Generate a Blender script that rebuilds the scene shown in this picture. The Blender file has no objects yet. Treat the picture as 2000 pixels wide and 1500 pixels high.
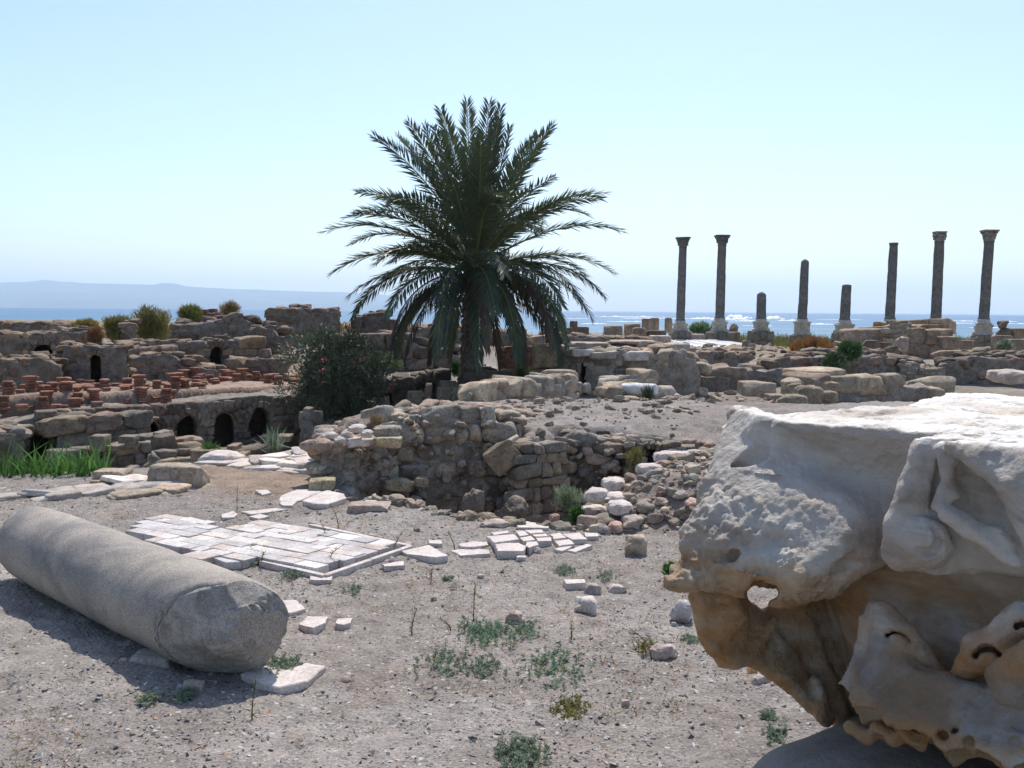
import bpy, math, random
import numpy as np
from mathutils import Vector, Matrix, Euler

# ---------------------------------------------------------------- camera, sky, sun
S = bpy.context.scene
C = S.collection
FPX = 1963.0                       # focal length in photo pixels (2000 wide)
EYE = 1.6
cam_d = bpy.data.cameras.new("camera")
cam_d.sensor_width = 36.0
cam_d.lens = 36.0 * FPX / 2000.0
cam_d.clip_start = 0.05
cam_d.clip_end = 60000.0
cam = bpy.data.objects.new("camera", cam_d)
C.objects.link(cam)
CAM_R = Matrix.Rotation(math.radians(90 - 4.2), 3, 'X') @ Matrix.Rotation(math.radians(0.45), 3, 'Z')
cam.matrix_world = Matrix.Translation((0, 0, EYE)) @ CAM_R.to_4x4()
S.camera = cam

SUN_EL, SUN_AZ = math.radians(57), math.radians(8)      # azimuth measured from +Y towards +X
w = bpy.data.worlds.new("World"); S.world = w; w.use_nodes = True
nt = w.node_tree; nt.nodes.clear()
sky = nt.nodes.new('ShaderNodeTexSky'); sky.sky_type = 'NISHITA'; sky.sun_disc = False
sky.sun_elevation = SUN_EL; sky.sun_rotation = SUN_AZ
sky.altitude = 0; sky.air_density = 1.0; sky.dust_density = 1.0; sky.ozone_density = 3.0
bg = nt.nodes.new('ShaderNodeBackground'); bg.inputs[1].default_value = 0.145
wo = nt.nodes.new('ShaderNodeOutputWorld')
nt.links.new(sky.outputs[0], bg.inputs[0]); nt.links.new(bg.outputs[0], wo.inputs[0])

sl = bpy.data.lights.new("sun", 'SUN'); sl.energy = 3.8; sl.angle = math.radians(0.53); sl.color = (1.0, 0.955, 0.89)
so = bpy.data.objects.new("sun", sl); C.objects.link(so)
sdir = Vector((math.sin(SUN_AZ) * math.cos(SUN_EL), math.cos(SUN_AZ) * math.cos(SUN_EL), math.sin(SUN_EL)))
so.rotation_euler = sdir.to_track_quat('Z', 'Y').to_euler()
so.location = (0, 0, 30)
S.view_settings.view_transform = 'Standard'; S.view_settings.look = 'None'
S.view_settings.exposure = 0.28; S.view_settings.gamma = 1.0
S.cycles.max_bounces = 6; S.cycles.volume_bounces = 1
S.cycles.transparent_max_bounces = 8

# ---------------------------------------------------------------- helpers
_R = np.array(CAM_R)
def ray(px, py):
    v = np.array([(px - 1000) / FPX, -(py - 750) / FPX, -1.0])
    return _R @ v
def P(px, py, d):
    "world point seen at photo pixel (px,py) at forward distance d"
    r = ray(px, py); t = d / r[1]
    return np.array([r[0] * t, d, EYE + r[2] * t])
def G(px, py, z=0.0):
    "world point seen at photo pixel on the level z"
    r = ray(px, py); t = (z - EYE) / r[2]
    return np.array([r[0] * t, r[1] * t, z])
def X(px, d): return P(px, 600, d)[0]
def Z(px, py, d): return P(px, py, d)[2]

def hsh(ix, iy, iz):
    n = (ix.astype(np.int64) * 374761393 + iy.astype(np.int64) * 668265263 + iz.astype(np.int64) * 1274126177) & 0xffffffff
    n = ((n ^ (n >> 13)) * 1274126177) & 0xffffffff
    n = (n ^ (n >> 16)) & 0xffff
    return n.astype(np.float32) / 32767.5 - 1.0
def vnoise(x, y, z):
    xi, yi, zi = np.floor(x), np.floor(y), np.floor(z)
    fx, fy, fz = x - xi, y - yi, z - zi
    fx = fx * fx * (3 - 2 * fx); fy = fy * fy * (3 - 2 * fy); fz = fz * fz * (3 - 2 * fz)
    r = 0
    for a in (0, 1):
        for b in (0, 1):
            for c in (0, 1):
                r = r + hsh(xi + a, yi + b, zi + c) * (fx if a else 1 - fx) * (fy if b else 1 - fy) * (fz if c else 1 - fz)
    return r
def fbm(x, y, z, octv=4, gain=0.5):
    r = 0; a = 1.0; x = np.asarray(x, float); y = np.asarray(y, float); z = np.asarray(z, float) + 0 * x
    for i in range(octv):
        r = r + a * vnoise(x, y, z); a *= gain
        x = x * 2.03 + 17.1; y = y * 2.03 + 5.7; z = z * 2.03 + 9.2
    return r
def fb3(p, s, octv=4, gain=0.5, off=0.0):
    return fbm(p[:, 0] * s + off, p[:, 1] * s + off * 1.7, p[:, 2] * s - off, octv, gain)
def sstep(a, b, x):
    t = np.clip((x - a) / (b - a), 0, 1); return t * t * (3 - 2 * t)
def poly_sd(x, y, poly):
    "signed distance to polygon, negative inside"
    x = np.asarray(x, float); y = np.asarray(y, float)
    d = np.full(x.shape, 1e9); ins = np.zeros(x.shape, bool); n = len(poly)
    for i in range(n):
        ax, ay = poly[i]; bx, by = poly[(i + 1) % n]
        ex, ey = bx - ax, by - ay
        wx, wy = x - ax, y - ay
        t = np.clip((wx * ex + wy * ey) / (ex * ex + ey * ey + 1e-12), 0, 1)
        d = np.minimum(d, (wx - ex * t) ** 2 + (wy - ey * t) ** 2)
        c = (ay > y) != (by > y)
        ins ^= c & (x < (bx - ax) * (y - ay) / (by - ay + 1e-12) + ax)
    d = np.sqrt(d); return np.where(ins, -d, d)

class MB:
    "collects geometry of ONE mesh object"
    def __init__(s): s.v = []; s.f4 = []; s.f3 = []; s.t = []; s.n = 0; s.ng = []
    def add(s, v, f, tint=(1, 1, 1)):
        v = np.asarray(v, float); f = np.asarray(f, int)
        if len(v) == 0 or len(f) == 0: return
        (s.f4 if f.shape[1] == 4 else s.f3).append(f + s.n)
        s.v.append(v); t = np.asarray(tint, float)
        s.t.append(np.tile(t, (len(v), 1)) if t.ndim == 1 else t)
        s.n += len(v)
    def ngon(s, v, f, tint=(1, 1, 1)):
        v = np.asarray(v, float)
        for q in f: s.ng.append([i + s.n for i in q])
        s.v.append(v); s.t.append(np.tile(np.asarray(tint, float), (len(v), 1))); s.n += len(v)
    def build(s, name, mat, parent=None, smooth=True, origin=None):
        v = np.concatenate(s.v); t = np.concatenate(s.t)
        if origin is None and parent is None:
            mn, mx = v.min(0), v.max(0); origin = np.array([(mn[0] + mx[0]) / 2, (mn[1] + mx[1]) / 2, mn[2]])
        if origin is None: origin = np.zeros(3)
        v = v - origin
        me = bpy.data.meshes.new(name)
        f4 = np.concatenate(s.f4) if s.f4 else np.zeros((0, 4), int)
        f3 = np.concatenate(s.f3) if s.f3 else np.zeros((0, 3), int)
        ln = [np.full(len(f4), 4), np.full(len(f3), 3)] + ([np.array([len(q) for q in s.ng])] if s.ng else [])
        lp = [f4.ravel(), f3.ravel()] + [np.array(q) for q in s.ng]
        tot = np.concatenate(ln).astype(np.int32); loops = np.concatenate(lp).astype(np.int32)
        me.vertices.add(len(v)); me.vertices.foreach_set('co', v.astype(np.float32).ravel())
        me.loops.add(len(loops)); me.loops.foreach_set('vertex_index', loops)
        me.polygons.add(len(tot))
        st = np.concatenate([[0], np.cumsum(tot)[:-1]]).astype(np.int32)
        me.polygons.foreach_set('loop_start', st); me.polygons.foreach_set('loop_total', tot)
        me.polygons.foreach_set('use_smooth', np.full(len(tot), smooth))
        me.update(calc_edges=True); me.validate()
        a = me.color_attributes.new('tint', 'FLOAT_COLOR', 'POINT')
        if len(a.data) == len(t):
            a.data.foreach_set('color', np.concatenate([t, np.ones((len(t), 1))], 1).astype(np.float32).ravel())
        me.materials.append(mat)
        o = bpy.data.objects.new(name, me); C.objects.link(o)
        if parent is not None: o.parent = parent
        else: o.location = origin
        return o

def tag(o, label=None, cat=None, group=None, kind=None):
    if label: o['label'] = label
    if cat: o['category'] = cat
    if group: o['group'] = group
    if kind: o['kind'] = kind
    return o
def empty(name, loc, label=None, cat=None, group=None):
    o = bpy.data.objects.new(name, None); C.objects.link(o); o.location = Vector(loc)
    o.empty_display_size = 0.1
    return tag(o, label, cat, group)

# cube-sphere templates
def cube_grid(n):
    vs = {}; V = []; F = []
    def vid(p):
        k = tuple(np.round(p, 5))
        if k not in vs: vs[k] = len(V); V.append(k)
        return vs[k]
    for ax in range(3):
        for sg in (-1, 1):
            for i in range(n):
                for j in range(n):
                    q = []
                    for a, b in ((0, 0), (1, 0), (1, 1), (0, 1)):
                        p = [0, 0, 0]; p[ax] = sg
                        p[(ax + 1) % 3] = -1 + 2 * (i + a) / n; p[(ax + 2) % 3] = -1 + 2 * (j + b) / n
                        q.append(vid(p))
                    F.append(q if sg > 0 else q[::-1])
    return np.array(V, float), np.array(F, int)
RNG = np.random.default_rng(11)
def make_stone(n, power, rough, cuts, seed, fs=1.3):
    "unit stone in [-1,1]^3; power: 2 = ball, 8 = block; cuts: random chisel planes"
    r = np.random.default_rng(seed)
    v, f = cube_grid(n)
    v = np.sign(v) * np.abs(v) ** (0.85 if power < 30 else .35)
    nr = (np.abs(v) ** power).sum(1) ** (1 / power)
    v = v / nr[:, None]
    for k in range(cuts):
        nn = r.normal(size=3); nn /= np.linalg.norm(nn); c = r.uniform(0.68, 0.95) * (1 if power < 4 else 1.25)
        h = v @ nn - c
        v = v - np.maximum(h, 0)[:, None] * nn * 0.92
    dn = v / np.linalg.norm(v, axis=1)[:, None]
    v = v + dn * (rough * fb3(v, fs, 4, 0.55, seed * 3.7))[:, None]
    return v, f
LIB = {}
def stones(kind):
    if kind not in LIB:
        spec = {'rubble': (7, 5.0, 0.17, 9, 36), 'block': (7, 9, 0.085, 4, 24), 'ashlar': (5, 14, 0.03, 1, 16),
                'rock': (12, 2.6, 0.17, 8, 8), 'boulder': (14, 4.0, 0.13, 5, 8), 'bigblock': (16, 10, 0.11, 5, 8),
                'slab': (10, 7, 0.10, 4, 14), 'pebble': (2, 3, 0.25, 2, 20), 'hewn': (12, 14, 0.05, 2, 10), 'tile': (5, 40, 0.006, 0, 6)}[kind]
        n, p, ro, cu, num = spec
        LIB[kind] = [make_stone(n, p, ro, cu, 100 + 7 * i, 1.3 if n < 12 else 1.9) for i in range(num)]
    return LIB[kind]
def rotm(rx, ry, rz): return np.array(Euler((rx, ry, rz)).to_matrix())
TAN, GREY, PINK, DARK, PALE, REDD = (1.0, .94, .84), (.93, .92, .90), (1.06, .90, .82), (.68, .64, .59), (1.45, 1.42, 1.36), (1.05, .78, .66)
def rtint(r, pal=(TAN, GREY, TAN, PINK, DARK, GREY)):
    a = np.array(pal[r.integers(len(pal))]); return a * r.uniform(0.72, 1.22)
def put(mb, kind, loc, size, rot=(0, 0, 0), tint=(1, 1, 1), r=RNG, R=None):
    v, f = stones(kind)[r.integers(len(stones(kind)))]
    M = rotm(*rot) if R is None else R
    q = v * (np.asarray(size) / 2)
    mb.add(q @ M.T + np.asarray(loc), f, tint)
# ---------------------------------------------------------------- materials
def rgba(c): return (c[0], c[1], c[2], 1)
class NT:
    def __init__(s, name, rough=0.9, spec=0.3):
        s.m = bpy.data.materials.new(name); s.m.use_nodes = True; s.t = s.m.node_tree; s.t.nodes.clear()
        s.out = s.n('OutputMaterial'); s.b = s.n('BsdfPrincipled'); s.l(s.b.outputs[0], s.out.inputs[0])
        s.b.inputs['Roughness'].default_value = rough; s.b.inputs['Specular IOR Level'].default_value = spec
        s.tc = s.n('TexCoord')
    def n(s, t): return s.t.nodes.new('ShaderNode' + t)
    def l(s, a, b): s.t.links.new(a, b)
    def map(s, sc=(1, 1, 1), src='Object'):
        m = s.n('Mapping'); m.inputs['Scale'].default_value = sc; s.l(s.tc.outputs[src], m.inputs[0]); return m.outputs[0]
    def noise(s, sc, det=5, ro=.55, vec=None, dist=0):
        q = s.n('TexNoise'); q.inputs['Scale'].default_value = sc; q.inputs['Detail'].default_value = det
        q.inputs['Roughness'].default_value = ro; q.inputs['Distortion'].default_value = dist
        s.l(vec if vec is not None else s.tc.outputs['Object'], q.inputs['Vector']); return q.outputs['Fac']
    def vor(s, sc, feat='F1', out='Distance', vec=None):
        q = s.n('TexVoronoi'); q.feature = feat; q.inputs['Scale'].default_value = sc
        s.l(vec if vec is not None else s.tc.outputs['Object'], q.inputs['Vector']); return q.outputs[out]
    def ramp(s, fac, stops, interp='LINEAR'):
        r = s.n('ValToRGB'); e = r.color_ramp.elements; r.color_ramp.interpolation = interp
        while len(e) < len(stops): e.new(0.5)
        for k, (p, c) in enumerate(stops):
            e[k].position = p; e[k].color = rgba(c) if hasattr(c, '__len__') else (c, c, c, 1)
        s.l(fac, r.inputs[0]); return r.outputs[0]
    def mix(s, a, b, fac, mode='MIX'):
        m = s.n('Mix'); m.data_type = 'RGBA'; m.blend_type = mode
        for v, i in ((fac, 0), (a, 6), (b, 7)):
            if isinstance(v, (int, float)): m.inputs[i].default_value = v if i == 0 else (v, v, v, 1)
            elif isinstance(v, tuple): m.inputs[i].default_value = rgba(v)
            else: s.l(v, m.inputs[i])
        return m.outputs[2]
    def math(s, op, a, b=0.0):
        m = s.n('Math'); m.operation = op
        for v, i in ((a, 0), (b, 1)):
            if isinstance(v, (int, float)): m.inputs[i].default_value = v
            else: s.l(v, m.inputs[i])
        return m.outputs[0]
    def tint(s, col):
        a = s.n('Attribute'); a.attribute_name = 'tint'
        return s.mix(col, a.outputs['Color'], 1.0, 'MULTIPLY')
    def bump(s, h, strength=.5, dist=.02, prev=None):
        b = s.n('Bump'); b.inputs['Strength'].default_value = strength; b.inputs['Distance'].default_value = dist
        s.l(h, b.inputs['Height'])
        if prev is not None: s.l(prev, b.inputs['Normal'])
        return b.outputs[0]
    def done(s, col, nrm=None):
        s.l(col, s.b.inputs['Base Color'])
        if nrm is not None: s.l(nrm, s.b.inputs['Normal'])
        return s.m

def stone_mat(name, c1, c2, c3, sc=3.0, fine=45, bump=.6, bd=.02, pits=.5, rough=.92, tint=True, lichen=None):
    k = NT(name, rough)
    a = k.noise(sc, 6, .62, dist=.4); b = k.noise(fine, 4, .65)
    col = k.ramp(a, [(.28, c1), (.5, c2), (.72, c3)])
    col = k.mix(col, k.ramp(b, [(.3, .55), (.5, 1.0), (.72, 1.35)]), .8, 'MULTIPLY')
    pit = k.ramp(k.vor(fine * .55), [(.0, .45), (.22, 1.0)])
    col = k.mix(col, pit, pits, 'MULTIPLY')
    if lichen:
        col = k.mix(col, lichen, k.ramp(k.noise(sc * 2.3, 7, .7, dist=.8), [(.54, 0), (.66, .8)]))
    if tint: col = k.tint(col)
    h = k.math('ADD', k.math('MULTIPLY', a, 1.2), k.math('MULTIPLY', b, .45))
    h = k.math('ADD', h, k.math('MULTIPLY', pit, .25))
    return k.done(col, k.bump(h, bump, bd))

M = {}
M['stone'] = stone_mat('weathered_sandstone', (.145, .12, .095), (.31, .264, .215), (.45, .395, .33), 4.0, 42, .9, .03, .55, lichen=(.11, .098, .085))
M['stone_far'] = stone_mat('dark_sandstone', (.115, .09, .07), (.27, .212, .168), (.42, .342, .275), 1.6, 14, 1.0, .06, .6, lichen=(.075, .063, .053))
M['stone_pale'] = stone_mat('pale_limestone', (.33, .29, .25), (.50, .46, .41), (.64, .60, .55), 5, 50, .7, .02, .45)
M['mortar'] = stone_mat('rubble_mortar', (.14, .118, .098), (.28, .24, .205), (.41, .362, .315), 6, 38, 1.0, .04, .7)
M['marble'] = stone_mat('white_marble', (.54, .50, .48), (.68, .65, .63), (.76, .74, .72), 3.5, 60, .35, .006, .12, .6)
M['tile'] = stone_mat('marble_tiles', (.42, .36, .32), (.60, .55, .51), (.72, .69, .655), 4.5, 70, .5, .006, .22, .7)
M['brick'] = stone_mat('old_red_brick', (.15, .085, .062), (.30, .18, .135), (.42, .29, .23), 9, 60, .8, .02, .5)
M['rock'] = stone_mat('fallen_stone', (.26, .22, .20), (.42, .37, .34), (.55, .50, .46), 7, 70, .7, .012, .4)
def ground_mat():
    k = NT('dusty_ground', .95, .15)
    big = k.noise(.55, 6, .6, dist=.5); mid = k.noise(5.5, 6, .65); fn = k.noise(70, 3, .7)
    col = k.ramp(big, [(.3, (.207, .178, .153)), (.5, (.266, .231, .202)), (.7, (.345, .309, .277))])
    col = k.mix(col, (.20, .135, .095), k.ramp(k.noise(2.3, 7, .72, dist=1), [(.52, 0), (.70, .55)]))
    col = k.mix(col, k.ramp(mid, [(.3, .70), (.7, 1.25)]), .85, 'MULTIPLY')
    col = k.mix(col, k.ramp(fn, [(.3, .62), (.5, 1.0), (.68, 1.45)]), .8, 'MULTIPLY')
    for sc, th, c in ((75, .90, (.42, .385, .35)), (38, .95, (.50, .47, .44)), (52, .93, (.06, .05, .045))):
        v = k.n('TexVoronoi'); v.inputs['Scale'].default_value = sc; k.l(k.tc.outputs['Object'], v.inputs['Vector'])
        sp = k.n('SeparateColor'); k.l(v.outputs['Color'], sp.inputs[0])
        f = k.math('MULTIPLY', k.ramp(sp.outputs[0], [(th - .01, 0), (th, 1)]), k.ramp(v.outputs['Distance'], [(.30, 1), (.42, 0)]))
        col = k.mix(col, c, k.math('MULTIPLY', f, .85))
    col = k.tint(col)
    h = k.math('ADD', k.math('MULTIPLY', mid, .8), k.math('MULTIPLY', fn, .35))
    h = k.math('ADD', h, k.math('MULTIPLY', k.vor(60), -.3))
    return k.done(col, k.bump(h, .9, .02))
M['ground'] = ground_mat()
def granite_mat():
    k = NT('grey_granite', .8, .3)
    f1 = k.noise(160, 3, .8); lo = k.noise(2.2, 5, .6, dist=.8)
    col = k.ramp(f1, [(.32, (.16, .14, .125)), (.5, (.35, .315, .28)), (.68, (.52, .47, .42))])
    col = k.mix(col, k.ramp(lo, [(.36, (.60, .60, .62)), (.58, (1.12, 1.06, .98))]), .9, 'MULTIPLY')
    col = k.mix(col, k.ramp(k.vor(26), [(.0, .5), (.12, 1)]), .35, 'MULTIPLY')
    col = k.tint(col)
    h = k.math('ADD', k.math('MULTIPLY', f1, .5), k.math('MULTIPLY', k.noise(18, 5, .6), .8))
    return k.done(col, k.bump(h, .55, .006))
M['granite'] = granite_mat()
M['granite_broken'] = stone_mat('broken_granite', (.21, .19, .165), (.38, .345, .305), (.52, .47, .42), 9, 120, 1.0, .014, .45, lichen=(.19, .175, .165))
M['column'] = stone_mat('column_granite', (.105, .098, .092), (.155, .145, .136), (.205, .19, .178), 1.1, 6, .5, .02, .25)
M['pedestal'] = stone_mat('pedestal_stone', (.32, .285, .24), (.50, .45, .385), (.62, .575, .51), .9, 6, .8, .03, .3)
def capital_mat():
    k = NT('veined_old_marble', .62, .35)
    vm = k.map((1, 1, 3.2)); veins = k.noise(2.6, 7, .62, vec=vm, dist=1.6)
    col = k.ramp(veins, [(.32, (.40, .34, .275)), (.47, (.62, .57, .51)), (.64, (.78, .75, .70))])
    # orange-brown bounced light painted into the lower carving, placed by noise and level
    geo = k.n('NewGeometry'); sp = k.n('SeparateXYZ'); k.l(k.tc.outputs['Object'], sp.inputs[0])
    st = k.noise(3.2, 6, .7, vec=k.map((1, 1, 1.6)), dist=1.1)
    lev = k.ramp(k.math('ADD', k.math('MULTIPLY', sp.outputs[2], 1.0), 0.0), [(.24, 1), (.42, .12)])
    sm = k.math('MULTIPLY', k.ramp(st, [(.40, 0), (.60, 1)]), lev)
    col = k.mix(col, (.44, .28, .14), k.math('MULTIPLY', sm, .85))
    col = k.mix(col, (.60, .46, .30), k.math('MULTIPLY', k.ramp(k.noise(7, 5, .6), [(.58, 0), (.72, .45)]), 1.0))
    col = k.tint(col)
    pit = k.ramp(k.vor(34), [(.0, 0), (.25, 1)])
    h = k.math('ADD', k.math('MULTIPLY', k.noise(38, 6, .72), 1.0), k.math('MULTIPLY', pit, .1))
    return k.done(col, k.bump(h, .8, .016))
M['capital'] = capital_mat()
def leaf_mat(name, c1, c2, sc=1.5, rough=.55, trans=.25, tint=True):
    k = NT(name, rough, .35)
    col = k.ramp(k.noise(sc, 3, .6), [(.3, c1), (.7, c2)])
    if tint: col = k.tint(col)
    k.l(col, k.b.inputs['Base Color'])
    tr = k.n('BsdfTranslucent'); k.l(col, tr.inputs[0]); mx = k.n('MixShader'); mx.inputs[0].default_value = trans
    k.l(k.b.outputs[0], mx.inputs[1]); k.l(tr.outputs[0], mx.inputs[2]); k.l(mx.outputs[0], k.out.inputs[0])
    return k.m
M['palm'] = leaf_mat('palm_leaf', (.052, .074, .038), (.12, .15, .082), .8, .42, .15)
M['palm_dry'] = leaf_mat('dry_palm_leaf', (.085, .065, .045), (.15, .12, .085), .8, .7, .1)
M['trunk'] = stone_mat('palm_trunk', (.09, .072, .056), (.18, .15, .12), (.29, .245, .20), 6, 30, 1, .03, .5)
M['oleander'] = leaf_mat('oleander_leaf', (.055, .068, .036), (.14, .155, .088), 2, .5, .15)
M['flower'] = leaf_mat('pink_flower', (.36, .07, .08), (.50, .16, .16), 5, .6, .3)
M['grass'] = leaf_mat('reed_green', (.05, .13, .025), (.13, .26, .06), 2, .6, .35)
M['weed'] = leaf_mat('weed_green', (.17, .22, .14), (.34, .40, .28), 4, .7, .3)
M['dry'] = leaf_mat('dry_grass', (.24, .17, .09), (.40, .31, .17), 2, .8, .3)
M['scrub'] = leaf_mat('yellow_green_scrub', (.17, .16, .05), (.30, .27, .09), 1.2, .8, .3)
def sea_mat():
    k = NT('sea_water', .5, .25)
    vec = k.map((.004, .03, 1)); n1 = k.noise(1, 6, .6, vec=vec); n2 = k.noise(1, 4, .6, vec=k.map((.05, .35, 1)))
    sp = k.n('SeparateXYZ'); k.l(k.tc.outputs['Object'], sp.inputs[0])
    near = k.ramp(k.math('DIVIDE', sp.outputs[1], 3000.0), [(.04, (.12, .24, .31)), (.13, (.06, .16, .26)), (.8, (.03, .095, .20))])
    col = k.mix(near, k.ramp(n1, [(.35, .75), (.65, 1.35)]), .8, 'MULTIPLY')
    col = k.mix(col, (.5, .6, .66), k.ramp(n2, [(.60, 0), (.72, .5)]))
    return k.done(col, k.bump(n2, .5, .8))
M['sea'] = sea_mat()
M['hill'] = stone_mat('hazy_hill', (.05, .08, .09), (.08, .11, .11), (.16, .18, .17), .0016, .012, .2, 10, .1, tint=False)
def foam_mat():
    k = NT('surf_foam', .8, .2); return k.done(k.ramp(k.noise(.25, 4, .6), [(.3, .72), (.7, .88)]))
M['foam'] = foam_mat()
def wood_chip():
    k = NT('gravel_chips', .9, .2); return k.done(k.tint(k.ramp(k.noise(60, 2, .5), [(.3, .26), (.7, .40)])))
M['chips'] = wood_chip()
# ---------------------------------------------------------------- land form
MOUND = [(-1.75, 9.25), (-1.4, 9.55), (-.9, 9.95), (-.4, 10.2), (.04, 10.25), (.10, 9.75), (.48, 10.0), (.56, 10.55), (1.5, 10.45), (1.6, 10.15),
         (2.2, 9.8), (3, 9.6), (6, 9.0), (9, 14.5), (6, 17), (3, 18), (0.2, 17.5), (-.6, 14.5), (-1.25, 12), (-1.8, 10)]
PIT = [(-1.45, 8.5), (-1.27, 8.32), (-.6, 7.90), (-.28, 7.66), (0, 7.42), (.45, 7.3), (.62, 7.5), (.66, 8.0), (.72, 8.4), (1.05, 8.85), (1.35, 9.25),
       (1.5, 9.8), (1.5, 10.4), (.58, 10.6), (.52, 10.1), (.05, 9.8), (.02, 10.3), (-.4, 10.3), (-.9, 10.0), (-1.45, 9.5)]
BANKR = [(.75, 8.4), (.8, 7.6), (1.3, 7.3), (2.2, 7.2), (4, 7.0), (6, 9), (2.9, 9.8), (1.6, 9.9), (1.3, 9.2)]
PAVE = [(-.60, 6.95), (-1.15, 6.05), (-1.7, 6.4), (-3.0, 7.25), (-2.95, 8.0), (-1.7, 7.8)]
COURT = [(-30, 8.9), (-6.0, 9.2), (-4.4, 9.7), (-3.7, 9.9), (-3.2, 10.2), (-2.3, 10.5), (-1.95, 10.3), (-1.8, 10.8), (-1.2, 13.0), (-.55, 15),
         (-.5, 19), (-.8, 21.5), (-1.2, 24.2), (-3.2, 24.3), (-4.2, 23.0), (-4.25, 21.5), (-8.6, 17.5), (-12, 14.8), (-30, 11)]
def H(x, y, fine=False):
    x = np.asarray(x, float); y = np.asarray(y, float)
    n1 = fbm(x * .5, y * .5, 0 * x, 3); n2 = fbm(x * 2.2, y * 2.2, 0 * x + 4, 4, .55)
    q = sstep(-.9, -1.6, x) * sstep(6.5, 7.2, y) * sstep(13, 11, y)
    h = (.035 * n1 + .012 * n2) * (1 - .75 * q)
    r = np.hypot(x, y)
    far = sstep(15, 30, y)
    left = sstep(1, -4, x)
    h = h + sstep(14, 18, y) * (1 - left) * -.12 * sstep(29, 23, y) + far * (left * (-.22 + .75 * sstep(27, 36, y)) + (1 - left) * (.15 * sstep(23, 29, y) - .85 * sstep(38, 62, y))) + far * n1 * .12
    b = sstep(.25, -.55, poly_sd(x, y, BANKR) + .1 * n2)
    h = h + b * .34 + b * .05 * n2
    e = .10 * n2 + .05 * n1
    sd = poly_sd(x, y, MOUND) + e
    m = sstep(.10, -.14, sd)
    top = .42 + .04 * n1 + .03 * n2 - .50 * sstep(12.5, 18.5, y) + .10 * sstep(-.1, -.9, x) * sstep(12.5, 10.5, y) - .13 * sstep(-.2, .4, x) * sstep(11.6, 9.8, y)
    h = h * (1 - m) + top * m
    sd = poly_sd(x, y, PIT) + e * .8
    p = sstep(.03, -.22, sd)
    h = h * (1 - p) + (-.66 + .08 * n2 + .50 * sstep(.25, 1.0, x)) * p
    sd = poly_sd(x, y, COURT) + e * .7
    c = sstep(.1, -1.1, sd); cf = sstep(.1, -.9, poly_sd(x, y, [(-30, 8.9), (-30, 14), (-4.5, 17), (-4.2, 12), (-3.7, 10.6), (-4.4, 9.9), (-6, 9.2)]) + e)
    # steep at its far wall
    wl = (17.4 + (x + 8.6) * (20.3 - 16.3) / 4.25)            # line of the arcade
    deep = -1.12 + .08 * n2 + .05 * n1
    court = np.where(y > wl - 2.2, deep, deep * np.clip(.45 + (y - 10) * .12, .2, 1))
    inside = sstep(.15, -.05, poly_sd(x, y, COURT))
    cc = np.maximum(c, inside * sstep(wl - 3.5, wl - 2.5, y) )
    h = h * (1 - cc) + court * cc
    pv = sstep(.3, .02, poly_sd(x, y, PAVE)); h = h * (1 - pv) + (.0 + .2 * h) * pv
    sea = sstep(78, 100, y + 4 * n1)
    h = h * (1 - sea) - 7.0 * sea
    if fine:
        h = h + .010 * fbm(x * 9, y * 9, 0 * x + 2, 4, .6) * sstep(25, 8, r)
    return h
def Hs(x, y): return float(H(np.array([x]), np.array([y]))[0])

def build_ground():
    half = math.radians(33)
    ang = np.concatenate([np.linspace(-math.pi, -half, 60)[:-1], np.linspace(-half, half, 940), np.linspace(half, math.pi, 60)[1:]])
    rad = np.concatenate([[.05, .6, 1.2], np.geomspace(1.6, 26, 720), np.geomspace(26.5, 420, 120)])
    A, Rr = np.meshgrid(ang, rad); x = np.sin(A) * Rr; y = np.cos(A) * Rr
    xf, yf = x.ravel(), y.ravel()
    z = H(xf, yf, True)
    z = np.where((yf < 0), np.maximum(z, -.2), z)
    n, m = len(rad), len(ang)
    i, j = np.meshgrid(np.arange(n - 1), np.arange(m - 1), indexing='ij')
    a = (i * m + j).ravel()
    f = np.stack([a, a + 1, a + m + 1, a + m], 1)[:, ::-1]
    # colour zones of the ground by area and depth
    nn = fbm(xf * .9, yf * .9, 0 * xf + 8, 4)
    t = np.ones((len(xf), 3))
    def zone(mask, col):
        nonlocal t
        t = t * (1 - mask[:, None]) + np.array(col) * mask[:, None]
    zone(sstep(.3, -.3, poly_sd(xf, yf, [(-3.3, 9.3), (-3.3, 11), (-1.6, 11), (-1.6, 9.2), (-2, 8.6)]) + .3 * nn) * .8, (1.05, .86, .70))
    zone(sstep(.4, -.4, poly_sd(xf, yf, [(-9, 16.5), (-4.3, 20.5), (-4.3, 30), (-20, 30), (-14, 14)]) + .3 * nn), (1.2, .98, .86))
    zone(sstep(.3, -.3, poly_sd(xf, yf, BANKR) + .3 * nn) * .6, (1.1, .92, .86))
    zone(sstep(-.3, -.55, z) * sstep(12, 10, yf), (.55, .5, .44))  # darker towards the pit floor
    zone(sstep(30, 40, yf), (1.0, .88, .62))
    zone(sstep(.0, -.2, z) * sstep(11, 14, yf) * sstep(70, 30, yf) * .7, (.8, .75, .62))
    zone(sstep(-2.2, -3.6, xf) * sstep(6.2, 3.5, yf) * .7 , (1.16, 1.15, 1.14))
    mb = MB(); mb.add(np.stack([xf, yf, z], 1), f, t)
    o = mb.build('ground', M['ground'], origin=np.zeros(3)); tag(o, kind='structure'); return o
build_ground()

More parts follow.
